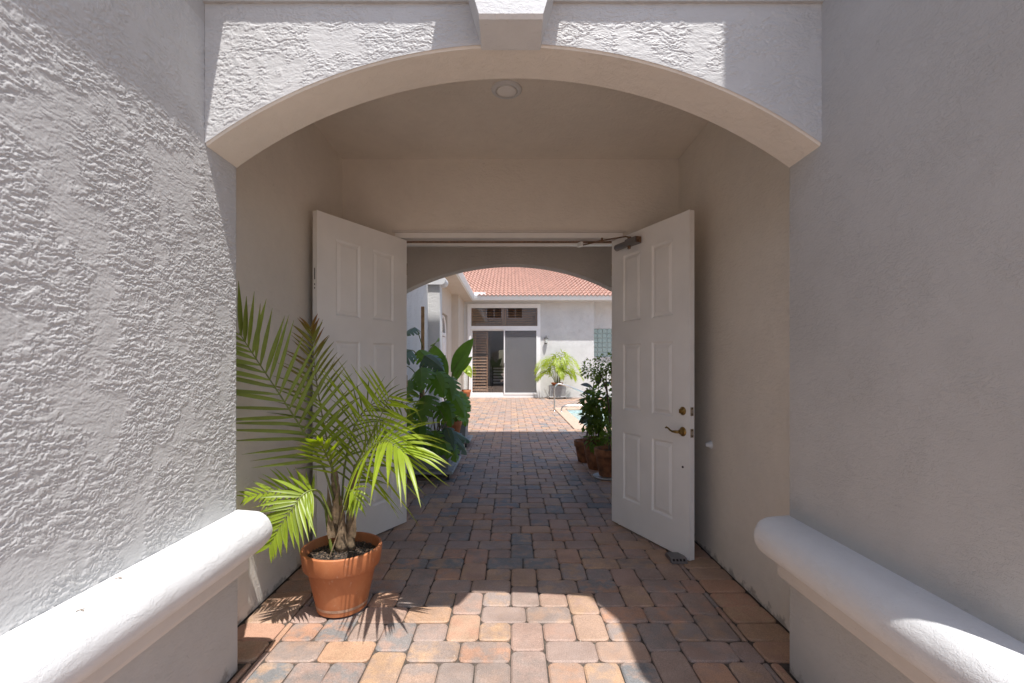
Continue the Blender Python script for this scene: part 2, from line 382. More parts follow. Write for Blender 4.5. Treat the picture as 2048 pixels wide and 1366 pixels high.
# ------------------------------------------------------------------ pool
pb = MB(); x0, x1, y0, y1 = POOL
pb.add([(x0,y0,-.01),(x1,y0,-.01),(x1,y1,-.01),(x0,y1,-.01),(x0,y0,-1.3),(x1,y0,-1.3),(x1,y1,-1.3),(x0,y1,-1.3)], [(4,5,6,7),(0,1,5,4),(1,2,6,5),(2,3,7,6),(3,0,4,7)])
pool = tag(pb.build('pool_basin', M['plaster']), kind='structure')
wv = MB(); wv.add([(x0+.002,y0+.002,-.09),(x1-.002,y0+.002,-.09),(x1-.002,y1-.002,-.09),(x0+.002,y1-.002,-.09)], [(0,1,2,3)])
tag(wv.build('pool_water', M['water']), kind='structure')
cm = {}
def coping(xa, xb, ya, yb):
    k = (round(xb-xa, 3), round(yb-ya, 3))
    if k not in cm:
        b = MB(); b.bbox(-(xb-xa)/2+.002, (xb-xa)/2-.002, -(yb-ya)/2+.002, (yb-ya)/2-.002, -.04, .012, .012); cm[k] = b.mesh('coping_stone', M['coping'])
    o = bpy.data.objects.new('coping_stone', cm[k]); o.location = ((xa+xb)/2, (ya+yb)/2, 0); link(o, pool)
for i in range(14): coping(x0-.3, x0+.02, y0-.0+i*(y1-y0)/14, y0+(i+1)*(y1-y0)/14)
for i in range(13): coping(x0-.3+i*.36, x0-.3+(i+1)*.36, y1-.02, y1+.3)
for i in range(13): coping(x0-.3+i*.36, x0-.3+(i+1)*.36, y0-.3, y0+.02-.02)

# ================================================================== gatehouse
XL, XR = -1.230, 1.248          # faces of the near side walls
WL, WR = -1.442, 1.436          # faces of the vestibule walls
YF0, YF1 = 1.879, 2.106         # front arch wall
YD0, YD1 = 4.005, 4.20          # door wall
YA0, YA1 = 5.2, 5.37             # rear arch wall
ZC = 3.137; ZS, ZA = 2.26, 2.66
gate = empty('gatehouse', (0, 2.1, 0), 'pale stucco gatehouse with an arched vestibule leading through to the courtyard', 'building')
GL = (0, 2.1, 0)
def part(mb, name, m, parent=gate, loc=GL, **k): return mb.build(name, m, parent, loc, **k)
# numpy relief for the sunlit, trowelled faces
rs = np.random.RandomState(3); LAT = rs.rand(256, 256)
def vn(a, b):
    ia = np.floor(a).astype(int); ib = np.floor(b).astype(int); fa = a-ia; fb = b-ib
    fa = fa*fa*(3-2*fa); fb = fb*fb*(3-2*fb)
    g = lambda i, j: LAT[i & 255, j & 255]
    return (g(ia,ib)*(1-fa)+g(ia+1,ib)*fa)*(1-fb)+(g(ia,ib+1)*(1-fa)+g(ia+1,ib+1)*fa)*fb
def sm(e0, e1, x):
    t = np.clip((x-e0)/(e1-e0), 0, 1); return t*t*(3-2*t)
def relief(a, b):
    wa = a+.018*(vn(a*19+7, b*19)-.5)+.007*(vn(a*81, b*81+9)-.5); wb = b+.024*(vn(a*17+51, b*21+3)-.5)+.008*(vn(a*87+5, b*79)-.5)
    n = .42*vn(wa*42+3, wb*118)+.32*vn(wa*118+11, wb*270+4)+.26*vn(wa*270, wb*450)
    m = .30+.70*sm(.30, .52, .6*vn(a*8.5+21, b*9.5+2)+.4*vn(a*29+2, b*29+8))
    h = 0
    for lv, am in ((.36, .0006), (.45, .0007), (.53, .0008), (.61, .0007)):
        h = h+am*sm(lv-.012, lv+.012, n)+.0004*np.exp(-((n-lv-.02)/.012)**2)
    return m*h*.9+.0004*vn(a*210, b*290)+.0012*vn(a*5, b*5)
def grid_obj(name, P, m, parent, loc):       # P: (n, k, 3) array of points
    n, k, _ = P.shape; me = bpy.data.meshes.new(name)
    idx = np.arange(n*k).reshape(n, k)
    q = np.stack([idx[:-1,:-1], idx[1:,:-1], idx[1:,1:], idx[:-1,1:]], -1).reshape(-1, 4)
    me.vertices.add(n*k); me.vertices.foreach_set('co', P.reshape(-1).astype(np.float32))
    me.loops.add(q.size); me.loops.foreach_set('vertex_index', q.reshape(-1).astype(np.int32))
    me.polygons.add(len(q)); me.polygons.foreach_set('loop_start', (np.arange(len(q))*4).astype(np.int32)); me.polygons.foreach_set('loop_total', np.full(len(q), 4, np.int32))
    me.update(calc_edges=True); me.validate(); me.materials.append(m); me.polygons.foreach_set('use_smooth', np.ones(len(q), bool))
    o = bpy.data.objects.new(name, me); return link(o, parent, loc)
# left side wall: block plus its trowelled coat
part(mb_box(-1.75, XL-.008, -1.5, YF1, 0, 3.3), 'side_wall', M['stucco'])
ys = np.linspace(.95, YF1, 520); zs = np.linspace(.66, 2.75, 940)
A, B = np.meshgrid(ys, zs, indexing='ij'); hgt = relief(A, B)
ed = np.clip((YF1-A)/.012, 0, 1); hgt = hgt*ed-.006*(1-ed)
P = np.stack([XL-.003+hgt, A, B], -1)
grid_obj('wall_coat', P, M['stucco_relief'], gate, GL)
lb = MB(); lb.box(XL-.0075, XL-.001, -1.5, .95, .0, 3.3); lb.box(XL-.0075, XL-.001, .95, YF1-.002, 0, .66); lb.box(XL-.0075, XL-.001, .95, YF1-.002, 2.75, 3.3)
part(lb, 'wall_coat', M['stucco_smooth'])
# right side wall
rw = MB(); b_ = .012
rw.prism([(XR, .968+b_), (XR+b_, .968), (1.75, .968), (1.75, YF1), (XR+b_, YF1), (XR, YF1-b_)], 'z', 0, 6.4)
part(rw, 'side_wall', M['stucco_smooth']); part(mb_box(1.751, 4.2, .968, YF1-.001, 0, 6.4), 'side_block', M['stucco_smooth']); part(mb_box(1.0, 4.4, .72, YF1+.19, 6.401, 6.55), 'side_roof', M['tile'])
# front arch: curve
HS = (XR-XL)/2; XC = (XR+XL)/2
RA = (HS*HS+(ZA-ZS)**2)/(2*(ZA-ZS))
def arch_z(x): return ZA-RA+math.sqrt(max(RA*RA-(x-XC)**2, 0))
NS = 64
xs_ = [XL+(XR-XL)*i/NS for i in range(NS+1)]
am = MB(); ztop = 3.3; e = .010
vs = []
for x in xs_:
    z = arch_z(x); vs += [(x, YF0+e, z), (x, YF1-e, z), (x, YF1, z+e), (x, YF1, ztop), (x, YF0+.004, ztop), (x, YF0+.004, z+e)]
fs = []
for i in range(NS):
    for q in range(6): fs.append((i*6+q, (i+1)*6+q, (i+1)*6+(q+1)%6, i*6+(q+1)%6))
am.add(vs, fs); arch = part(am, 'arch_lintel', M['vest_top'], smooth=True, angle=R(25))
nx, nz = 1000, 250
xa = np.linspace(XL, XR, nx); za = np.array([arch_z(x) for x in xa])
T = np.linspace(0, 1, nz); AX = np.repeat(xa[:, None], nz, 1); AZ = (za[:, None]+.008)+(2.90-za[:, None]-.008)*T[None, :]
hh = relief(AX+5, AZ+3); ed = np.clip((AZ-za[:, None]-.008)/.02, 0, 1)
P = np.stack([AX, YF0+.001-hh*(.3+.7*ed)*1.1, AZ], -1)
grid_obj('wall_coat', P, M['stucco_relief'], gate, GL)
part(mb_box(XL, XR, YF0-.014, YF0+.003, 2.828, 3.12), 'frieze_band', M['stucco_smooth'])
# keystone
ks = MB(); kb, kt = ZA-.012, 3.10
hw = lambda z: .121+.29*(z-2.66)
ks.add([(-hw(kb), 1.72, kb),(hw(kb), 1.72, kb),(hw(kb), YF0+.01, kb),(-hw(kb), YF0+.01, kb),(-hw(kb), 1.707, kb+.012),(hw(kb), 1.707, kb+.012),
        (-hw(kt), 1.707, kt),(hw(kt), 1.707, kt),(hw(kt), YF0+.01, kt),(-hw(kt), YF0+.01, kt)],
       [(0,3,2,1),(0,1,5,4),(4,5,7,6),(1,2,8,7,5),(3,0,4,6,9),(6,7,8,9)])
part(ks, 'keystone', M['trim'])
# vestibule walls, ceiling, door wall, rear arch wall
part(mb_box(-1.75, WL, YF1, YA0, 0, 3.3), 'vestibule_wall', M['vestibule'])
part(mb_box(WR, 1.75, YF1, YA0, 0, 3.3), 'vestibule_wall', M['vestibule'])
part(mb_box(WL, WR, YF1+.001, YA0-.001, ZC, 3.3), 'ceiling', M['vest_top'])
DX0, DX1, DZ = -.997, .965, 2.509
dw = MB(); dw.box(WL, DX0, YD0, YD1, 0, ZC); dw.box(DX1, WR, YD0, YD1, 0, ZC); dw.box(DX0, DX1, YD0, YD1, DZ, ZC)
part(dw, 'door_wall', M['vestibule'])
HS2 = 1.44; ZA2 = 2.492; RA2 = 2.503; UT = 9.6
rm = MB(); vs = []; fs = []
for i in range(49):
    x = -HS2+2*HS2*i/48; z = ZA2-RA2+math.sqrt(RA2*RA2-x*x); vs += [(x,YA0,z),(x,YA1,z),(x,YA1,UT),(x,YA0,UT)]
for i in range(48):
    for q in range(4): fs.append((i*4+q, (i+1)*4+q, (i+1)*4+(q+1)%4, i*4+(q+1)%4))
rm.add(vs, fs); rm.box(-4.2, -HS2, YA0, YA1, 0, UT); rm.box(HS2, 4.2, YA0, YA1, 0, UT)
part(rm, 'rear_arch_wall', M['rear'])
# upper storey, roof and eaves
us = mb_box(-4.2, 4.2, 2.3, YA0-.001, 3.302, UT); ust = part(us, 'upper_storey', M['stucco_smooth'])
part(mb_box(-4.2, -1.752, YF1, YA0-.001, 0, 3.3), 'flank', M['stucco_smooth']); part(mb_box(1.752, 4.2, YF1, YA0-.001, 0, 3.3), 'flank', M['stucco_smooth'])
ZE = (9.56-5.97)*2.78
rf = MB(); rf.add([(-4.7,1.8,UT+.02),(4.7,1.8,UT+.02),(4.7,5.97,UT+.02),(-4.7,5.97,UT+.02),(-4.7,1.8,ZE),(4.7,1.8,ZE),(4.7,5.97,ZE),(-4.7,5.97,ZE),(-2.6,3.9,ZE+.9),(2.6,3.9,ZE+.9)],
       [(0,3,2,1),(0,1,5,4),(1,2,6,5),(2,3,7,6),(3,0,4,7),(4,5,9,8),(5,6,9),(6,7,8,9),(7,4,8)])
part(rf, 'roof', M['tile'])
ev = MB()
ev.box(-1.95, XL+.134, -1.63, YF0-.134, 3.301, 3.42); ev.box(-1.95, XR-.002, YF0-.134, 2.298, 3.301, 3.42); ev.box(XR-.134, XR-.002, .834, YF0-.134, 3.301, 3.42); ev.box(XR-.002, 4.33, .834, .966, 3.301, 3.42)
ev.box(XL+.134-.02, XL+.134, -1.63, YF0-.134, 3.12, 3.301); ev.box(XL+.134, XR-.134, YF0-.134, YF0-.114, 3.12, 3.301); ev.box(XR-.134, XR-.114, .834, YF0-.134, 3.12, 3.301)
ev.box(XR-.114, 4.33, .834, .854, 3.12, 3.301)
part(ev, 'eave', M['trim'])
def win(xc, zc, wd, ht):
    b = MB(); y = YA1
    b.box(xc-wd/2-.08, xc+wd/2+.08, y, y+.05, zc+ht/2, zc+ht/2+.08); b.box(xc-wd/2-.08, xc+wd/2+.08, y, y+.05, zc-ht/2-.08, zc-ht/2)
    b.box(xc-wd/2-.08, xc-wd/2, y, y+.05, zc-ht/2, zc+ht/2); b.box(xc+wd/2, xc+wd/2+.08, y, y+.05, zc-ht/2, zc+ht/2); b.box(xc-.025, xc+.025, y, y+.04, zc-ht/2, zc+ht/2)
    o = part(b, 'window', M['frame_far'])
    mb_box(xc-wd/2, xc+wd/2, y+.002, y+.012, zc-ht/2, zc+ht/2).build('pane', M['dark'], o)
for xc in (-1.2, 0.3, 2.6): win(xc, 5.3, 1.0, 1.3)
# sill mouldings along the near walls
def sill(x, s, y0, y1, z):
    pr = [(x, z)]
    for i in range(15):
        a = R(90-180*i/14); pr.append((x+s*(.078+.085*math.cos(a)), z-.088+.088*math.sin(a)))
    pr += [(x+s*.05, z-.176), (x, z-.176)]
    m_ = MB(); n = len(pr); K_ = 90; vs = []; fs = []
    for k in range(K_+1):
        yy = y0+(y1-y0)*k/K_; e_ = .93 if k == K_ else (.985 if k == K_-1 else 1)
        for i, (u, v) in enumerate(pr):
            q = .0022*(float(vn(np.array(yy*7+i*.5), np.array(i*.35+s*3)))-.5)+.0012*(float(vn(np.array(yy*31+i), np.array(i*.9+9)))-.5)
            cx, cz_ = x+s*.07, z-.088
            if 0 < i < n-1: u, v = cx+(u-cx)*e_+s*q, cz_+(v-cz_)*e_+q
            vs.append((u, yy, v))
    for k in range(K_):
        for i in range(n): j = (i+1) % n; fs.append((k*n+i, (k+1)*n+i, (k+1)*n+j, k*n+j))
    fs += [tuple(range(n)), tuple(K_*n+i for i in range(n-1, -1, -1))]
    m_.add(vs, fs); o = part(m_, 'sill_moulding', M['trim'], smooth=True, angle=R(50))
    f = MB(); f.prism([(x, z-.1765), (x+s*.050, z-.1765), (x+s*.050, z-.255), (x+s*.046, z-.27), (x, z-.285)], 'y', y0, y1-.001); f.build('fascia', M['fascia'], o)
    return o
sill(XL, 1, -1.5, YF1-.003, .725); sill(XR, -1, .975, YF1-.003, .70)
# door frame
fr = MB()
fr.box(DX0+.002, DX0+.04, YD0+.005, YD1-.02, 0, DZ-.002); fr.box(DX1-.04, DX1-.002, YD0+.005, YD1-.02, 0, DZ-.002)
fr.box(DX0+.04, DX1-.04, YD0+.005, YD1-.02, 2.462, DZ-.002)
fr.box(DX0+.04, DX1-.04, YD0+.095, YD1-.03, 2.428, 2.462)
fr.box(DX0+.04, DX0+.055, YD0+.095, YD1-.03, 0, 2.428); fr.box(DX1-.055, DX1-.04, YD0+.095, YD1-.03, 0, 2.428)
frame = part(fr, 'door_frame', M['frame'])
mb_box(DX0+.04, DX1-.04, YD0+.085, YD0+.094, 2.440, 2.455).build('weather_strip', M['rusty'], frame)
mb_box(DX0-.02, DX1+.02, YD0-.012, YD0-.001, DZ-.0, DZ+.016).build('drip_edge', M['fascia'], frame)

# ================================================================== doors
DW, DH, DT = .915, 2.44, .045
PX = ((.162, .392), (.523, .753)); PZ = ((.2375, .7975), (.985, 1.535), (1.72, 2.278))
def make_door(name, label, hinge, ang, s):
    # local x: along the leaf from the hinge; local y: 0 is the courtyard face, s*DT the back
    root = empty(name, (hinge[0], hinge[1], .0125), label, 'door', 'open double doors of the gatehouse', ang)
    b = MB(); r_ = .011
    y0, y1 = sorted((s*r_, s*(DT-r_))); b.box(.001, DW-.001, y0, y1, .001, DH-.001)
    for ya, yb in ((0, s*r_), (s*(DT-r_), s*DT)):
        y0, y1 = sorted((ya, yb))
        xsb = [0, PX[0][0], PX[0][1], PX[1][0], PX[1][1], DW]; zsb = [0, PZ[0][0], PZ[0][1], PZ[1][0], PZ[1][1], PZ[2][0], PZ[2][1], DH]
        for i in range(5):
            for j in range(7):
                if i in (1, 3) and j in (1, 3, 5): continue
                b.box(xsb[i], xsb[i+1], y0, y1, zsb[j], zsb[j+1])
    # merge the face grid
    import bmesh
    o = b.build('door_leaf', M['door']); o.parent = root
    bm = bmesh.new(); bm.from_mesh(o.data); bmesh.ops.remove_doubles(bm, verts=bm.verts, dist=.0002)
    seen_ = {}
    for f in bm.faces: seen_.setdefault(tuple(sorted(v.index for v in f.verts)), []).append(f)
    bmesh.ops.delete(bm, geom=[f for l in seen_.values() if len(l) > 1 for f in l], context='FACES'); bm.to_mesh(o.data); bm.free()
    for (pa, pb_) in PX:
        for (za_, zb_) in PZ:
            for side in (0, 1):
                yb = r_ if side == 0 else DT-r_; yt = .0008 if side == 0 else DT-.0008
                p = MB(); L = lambda i, y: [(pa+i, s*y, za_+i), (pb_-i, s*y, za_+i), (pb_-i, s*y, zb_-i), (pa+i, s*y, zb_-i)]
                dY = .0005 if side == 0 else -.0005
                vs = L(.0, yt)+L(.013, yb-dY)+L(.020, yb-dY)+L(.044, yt+(.0012 if side == 0 else -.0012)); fs = [(12,13,14,15)]
                for q in (0, 4, 8):
                    for i in range(4): fs.append((q+i, q+(i+1)%4, q+4+(i+1)%4, q+4+i))
                p.add(vs, fs); po = p.build('panel', M['door']); po.parent = root
    for z in (.25, 1.22, 2.19):
        h_ = MB(); h_.tube([(-.006, s*.004, z-.05), (-.006, s*.004, z+.05)], .0065, 10); ho = h_.build('hinge', M['nickel']); ho.parent = root
    return root
# right leaf
hR = Vector((.881, 4.088)); fR = Vector((1.239, 3.245)); aR = math.atan2(fR.y-hR.y, fR.x-hR.x)
dR = make_door('entry_door', 'white six-panel door on the right with brass lever and grey closer, swung open', hR, aR, 1)
hL = Vector((-.905, 4.055)); fL = Vector((-1.352, 3.255)); aL = math.atan2(fL.y-hL.y, fL.x-hL.x)
dL = make_door('entry_door', 'plain white six-panel door on the left, swung open behind the potted palm', hL, aL, -1)
def dpart(mb, name, m, root, parent=None, **k):
    o = mb.build(name, m, **k); o.parent = parent or root; return o
# lever handle and deadbolt on the right leaf (courtyard face is local y = 0, outwards is -y)
def rosette(cx, z, r, d):
    m_ = MB(); n = 24; prof = [(r, 0), (r, -.004), (r*.86, -.009), (r*.55, -.012), (r*.5, -d), (r*.42, -d-.003)]
    vs = []; fs = []
    for rr, y in prof:
        for q in range(n): a = 2*math.pi*q/n; vs.append((cx+rr*math.cos(a), y, z+rr*math.sin(a)))
    for i in range(len(prof)-1):
        for q in range(n): fs.append((i*n+q, i*n+(q+1)%n, (i+1)*n+(q+1)%n, (i+1)*n+q))
    fs.append(tuple((len(prof)-1)*n+q for q in range(n))); m_.add(vs, fs); return m_
hz = .89
lv = dpart(rosette(.853, hz, .033, .03), 'lever_handle', M['brass'], dR, smooth=True, angle=R(40))
arm = MB(); pts = [(.853, -.03, hz), (.853, -.05, hz), (.838, -.055, hz), (.81, -.055, hz-.002), (.785, -.054, hz+.004), (.765, -.053, hz+.016), (.748, -.052, hz+.022), (.737, -.052, hz+.016)]
arm.tube(pts, [.010,.011,.011,.008,.007,.006,.006,.007], 10); dpart(arm, 'lever', M['brass'], dR, lv, smooth=True)
dbt = dpart(rosette(.853, 1.036, .030, .018), 'deadbolt', M['brass'], dR, smooth=True, angle=R(40))
tn = MB(); tn.box(.850, .856, -.034, -.018, 1.022, 1.050); dpart(tn, 'thumb_turn', M['brass'], dR, dbt)
for z in (1.036, .885):
    pl = dpart(mb_box(DW, DW+.0015, .010, .036, z-.03, z+.03), 'latch_plate', M['nickel'], dR)
    dpart(mb_box(DW+.0015, DW+.003, .016, .030, z-.012, z+.012), 'bolt', M['steel'], dR, pl)
    for dz in (-.022, .022): dpart(mb_box(DW+.0015, DW+.0022, .019, .027, z+dz-.004, z+dz+.004), 'screw_hole', M['dark'], dR, pl)
pk = MB(); pk.tube([(.853, .001, .64), (.853, -.004, .64)], .008, 14); dpart(pk, 'viewer_hole', M['dark'], dR)
kn = rosette(.853, hz, .032, .03); kn.v = [(x, DT-y, z) for x, y, z in kn.v]; dpart(kn, 'outer_knob', M['brass'], dR, smooth=True)
# closer
cz = 2.352
cl = MB(); cl.tube([(.105, -.032, cz), (.115, -.032, cz), (.27, -.032, cz+.002), (.275, -.032, cz+.002)], [.020, .027, .027, .022], 18); cl.box(.262, .40, -.058, -.003, cz-.022, cz+.03)
clo = dpart(cl, 'door_closer', M['alu'], dR, smooth=True, angle=R(40))
c2 = MB(); c2.tube([(.285, -.032, cz-.022), (.285, -.032, cz-.045)], .013, 12); c2.tube([(.29, -.032, cz+.03), (.29, -.032, cz+.05)], .016, 12)
c2.box(.395, .412, -.05, -.01, cz-.018, cz+.026)
dpart(c2, 'closer_cap', M['rusty'], dR, clo, smooth=True, angle=R(40))
mw = Matrix.Translation((hR.x, hR.y, .0125)) @ Matrix.Rotation(aR, 4, 'Z')
inv = mw.inverted()
ca = MB(); e1 = inv @ at(1204, 481, 3.93); e2 = inv @ Vector((.60, YD0+.05, 2.405))
p0 = Vector((.29, -.032, cz+.045))
ca.tube([p0, p0.lerp(e1, .12)+Vector((0,0,.012)), e1], [.006, .006, .0055], 8)
ca.tube([e1+Vector((0,0,-.012)), e1+Vector((0,0,.022))], .009, 8)
ca.tube([e1, e2], .0065, 8); dpart(ca, 'closer_arm', M['rusty'], dR, clo, smooth=True)
cb = MB(); cb.box(e2.x-.03, e2.x+.03, e2.y-.012, e2.y+.012, e2.z-.008, e2.z+.03); dpart(cb, 'arm_bracket', M['frame'], dR, clo)
# flush bolt slot on the edge of the left leaf
fbp = dpart(mb_box(DW, DW+.0012, -.032, -.013, 1.86, 2.06), 'bolt_plate', M['door'], dL)
dpart(mb_box(DW+.0012, DW+.0022, -.026, -.019, 1.96, 2.04), 'bolt_slot', M['dark'], dL, fbp)
for z in (1.90, 1.925): dpart(mb_box(DW+.0012, DW+.0022, -.026, -.019, z-.006, z+.006), 'screw_hole', M['dark'], dL, fbp)

# floor stop under the right door, wall stop
fs_ = empty('door_stop', (1.16, 3.30, 0), 'small grey perforated metal stop on the pavers under the right door', 'door stop')
b = MB(); b.prism([(-.075, .001), (.075, .001), (.075, .006), (.05, .032), (-.05, .032), (-.075, .006)], 'x', -.05, .06); so = b.build('plate', M['alu']); so.parent = fs_
fs_.rotation_euler.z = R(0)
for i in range(4):
    b = MB(); b.tube([(-.032+i*.024, -.068, .017), (-.032+i*.024, -.058, .024)], .0075, 10); so = b.build('hole', M['dark']); so.parent = fs_
ws = MB(); c0 = Vector((WR, 3.355, .80))
ws.tube([c0+Vector((.002,0,0)), c0-Vector((.006,0,0)), c0-Vector((.016,0,0)), c0-Vector((.034,0,0)), c0-Vector((.040,0,0))], [.030,.029,.018,.017,.010], 18)
tag(ws.build('wall_bumper', M['trim'], smooth=True), 'round white door bumper on the right vestibule wall', 'door bumper')
# ceiling light
clg = empty('ceiling_light', (-.028, 2.99, ZC), 'round white recessed light in the vestibule ceiling', 'light')
m_ = MB(); n = 40; prof = [(.098, 0), (.098, -.006), (.092, -.012), (.078, -.015), (.070, -.0145)]
m_.lathe([(r, z) for r, z in prof], (0, 0, 0), n); m_.f = m_.f[:-2]; o = m_.build('trim_ring', M['trim'], smooth=True); o.parent = clg
m_ = MB(); m_.lathe([(.071, -.0142), (.055, -.020), (.03, -.024), (.01, -.025)], (0, 0, 0), n); o = m_.build('lens', M['lens'], smooth=True); o.parent = clg

# ================================================================== plants: leaf makers
def strip_leaf(mb, p, d, n, L, wd, droop=0.0, fold=.25, K=6, prof=None, tint=None, curl=None):
    d = d.normalized(); s = d.cross(n); s = s.normalized() if s.length > 1e-6 else Vector((1,0,0)); n = s.cross(d).normalized()
    prof = prof or [.30, .85, 1.0, .92, .70, .36, 0]
    vs = []; tv = []; fs = []
    for i in range(K+1):
        t = i/K; c = p+d*(L*t)+Vector((0,0,-droop*L*t*t))
        q = t*(len(prof)-1); k = min(int(q), len(prof)-2); wv = wd*.5*(prof[k]+(prof[k+1]-prof[k])*(q-k)); wv = max(wv, .0006)
        vs += [c-s*wv+n*(wv*fold), c, c+s*wv+n*(wv*fold)]; tt = tint(t) if tint else 0; tv += [tt]*3
    for i in range(K):
        a = i*3; fs += [(a, a+1, a+4, a+3), (a+1, a+2, a+5, a+4)]
    mb.add(vs, fs, tv)
def spline(pts, n):
    pts = [Vector(p) for p in pts]; P = [2*pts[0]-pts[1]]+pts+[2*pts[-1]-pts[-2]]; out = []
    for i in range(n+1):
        t = i/n*(len(pts)-1); k = min(int(t), len(pts)-2); f = t-k; a, b, c, d = P[k:k+4]
        out.append(.5*((2*b)+(c-a)*f+(2*a-5*b+4*c-d)*f*f+(3*b-a-3*c+d)*f**3))
    return out
def frond(root, rl, pts, nrm, L, pairs, t0=.25, ang=(62, 30), droop=.15, wd=.02, mt='palm', rad=(.007, .0018), tint=None, rtint=None, single=True, sides=(1, 1), seed=0, prof_l=None, fold=.3, skip=()):
    rr = random.Random(seed); C = spline(pts, 40); nrm = Vector(nrm).normalized()
    m_ = MB(); m_.tube(C, [rad[0]+(rad[1]-rad[0])*i/40 for i in range(41)], 6, t=[(rtint(i/40) if rtint else 0)+1e-4 for i in range(41)])
    if single: fo = m_.build('frond', M['rachis'], root, rl, smooth=True)
    else: fo = m_
    lf = MB()
    for i in range(pairs):
        t = t0+(1-t0)*(i+.2)/(pairs-.3); q = min(t, .999)*40; k = int(q); p = C[k].lerp(C[min(k+1, 40)], q-k)
        T = (C[min(k+2, 40)]-C[max(k-1, 0)]).normalized(); S_ = T.cross(nrm).normalized(); nn = S_.cross(T).normalized(); u = (t-t0)/(1-t0)
        ln = L*(prof_l(u) if prof_l else (.55+.45*math.sin(math.pi*min(u*1.25+.12, 1)))*(1 if u < .8 else 1-(u-.8)*1.6))
        for s in (-1, 1):
            w_ = sides[0] if s < 0 else sides[1]
            if w_ <= 0 or (i, s) in skip: continue
            a = R(ang[0]+(ang[1]-ang[0])*u+rr.uniform(-5, 5)); d = T*math.cos(a)+S_*(s*math.sin(a))+nn*(.22+rr.uniform(-.12, .12))
            b = MB() if single else lf; ll = ln*w_*rr.uniform(.88, 1.08)
            tf = (lambda tt, u=u, z=rr.random(): max(0, min(1, tint(u, tt, z)))) if tint else (lambda tt: max(0, (tt-.94)*8)*.8)
            strip_leaf(b, p+T*rr.uniform(-.004, .004), d, nn, ll, wd*rr.uniform(.85, 1.1), droop*rr.uniform(.7, 1.4), fold, 6, tint=tf)
            if single: b.build('leaflet', M[mt], fo, smooth=True)
    if not single: return m_, lf
    return fo

# ------------------------------------------------------------------ the palm in the big terracotta pot
PC = Vector((-.958, 2.655, .006))
palm = empty('potted_palm', PC, 'large feathery palm in a terracotta pot in front of the left door', 'potted plant')
pt = MB(); pt.lathe([(.128,0),(.136,.006),(.140,.03),(.1405,.032),(.184,.232),(.185,.238),(.205,.244),(.209,.252),(.219,.333),(.218,.342),(.212,.346),(.203,.345),(.199,.336),(.192,.29)], (0,0,0), 56)
pt.f = pt.f[:-1]; po = pt.build('pot', M['terracotta'], smooth=True, angle=R(35)); po.parent = palm
lc = MB(); lc.lathe([(.1412,.030),(.1436,.041),(.1446,.046)], (0,0,0), 56); lc.f = lc.f[:-2]; lo = lc.build('lime_band', M['lime'], smooth=True); lo.parent = po
so = MB(); so.lathe([(.05,.27),(.200,.292),(.1,.306),(.02,.312)], (0,0,0), 40); o = so.build('soil', M['soil'], smooth=True); o.parent = palm
ch = MB(); rr = random.Random(2)
for i in range(900):
    r_ = .19*math.sqrt(rr.random()); a = rr.uniform(0, 6.283); c = Vector((r_*math.cos(a), r_*math.sin(a), .315-.1*r_+rr.uniform(-.004, .006)))
    d = Vector((rr.uniform(-1,1), rr.uniform(-1,1), rr.uniform(-.5,.5))).normalized(); e_ = d.cross(Vector((0,0,1))).normalized(); l_ = rr.uniform(.003, .011); w_ = rr.uniform(.002, .004); up = Vector((0,0,rr.uniform(.001,.004)))
    ch.add([c-d*l_-e_*w_, c+d*l_-e_*w_, c+d*l_+e_*w_, c-d*l_+e_*w_, c+up], [(0,1,4),(1,2,4),(2,3,4),(3,0,4)])
o = ch.build('bark_chips', M['chip'], parent=palm); tag(o, kind='stuff')
def pm(px, py, Y): return at(px, py, Y)
# sheathed stems
for i, (b0, pts, r0) in enumerate([((684,1100), [(684,1100,2.66),(680,1040,2.66),(672,985,2.65),(668,940,2.66)], .030), ((700,1098), [(702,1098,2.69),(700,1040,2.69),(705,980,2.68),(712,930,2.66)], .022), ((668,1100), [(664,1104,2.60),(656,1060,2.60),(650,1015,2.60)], .008)]):
    m_ = MB(); C = spline([pm(*p) for p in pts], 16)
    m_.tube(C, [r0*(1.15-.55*k/16)*(1+.12*math.sin(k*2.3+i)) for k in range(17)], 10); m_.build('stem', M['fibre'] if i < 2 else M['rachis'], palm, PC, smooth=True)
sh = random.Random(8)
for k in range(7):                                # torn leaf sheaths round the stems
    x = 676+sh.uniform(-16, 34); b = MB(); strip_leaf(b, pm(x, 1085-sh.uniform(0, 40), 2.63+sh.uniform(-.03,.05)), Vector((sh.uniform(-.25,.3), sh.uniform(-.2,.1), 1)), Vector((sh.uniform(-.3,.3),-1,0)), sh.uniform(.12,.24), .045, -.05, .6, 5, [.8,1,.8,.5,.25,0])
    b.build('sheath', M['fibre'], palm, PC, smooth=True)
red = lambda u, t, z: (u-.15)*1.0*(.35+z*.9)*(.55+t*.7)
tip = lambda u, t, z: max(0, (t-.9)*6)*z
PF = lambda pts: [pm(*p) for p in pts]
# tall left frond
frond(palm, PC, PF([(668,1000,2.62),(645,930,2.58),(606,862,2.50),(560,790,2.42),(515,722,2.36),(478,665,2.31)]), (.25,-1,.10), .40, 19, .22, (64,32), .03, .021, 'palm_dark', seed=1, tint=tip, prof_l=lambda u: .72+.28*math.sin(math.pi*min(u*1.1+.1, 1)) if u < .9 else .66)
# tall middle frond, older and reddish
frond(palm, PC, PF([(676,1000,2.70),(664,930,2.76),(648,850,2.80),(634,770,2.82),(626,700,2.82),(622,655,2.80)]), (.1,-1,.1), .33, 23, .18, (66,22), .14, .0155, 'palm_dark', tint=red, rtint=lambda t: .35*t, seed=2)
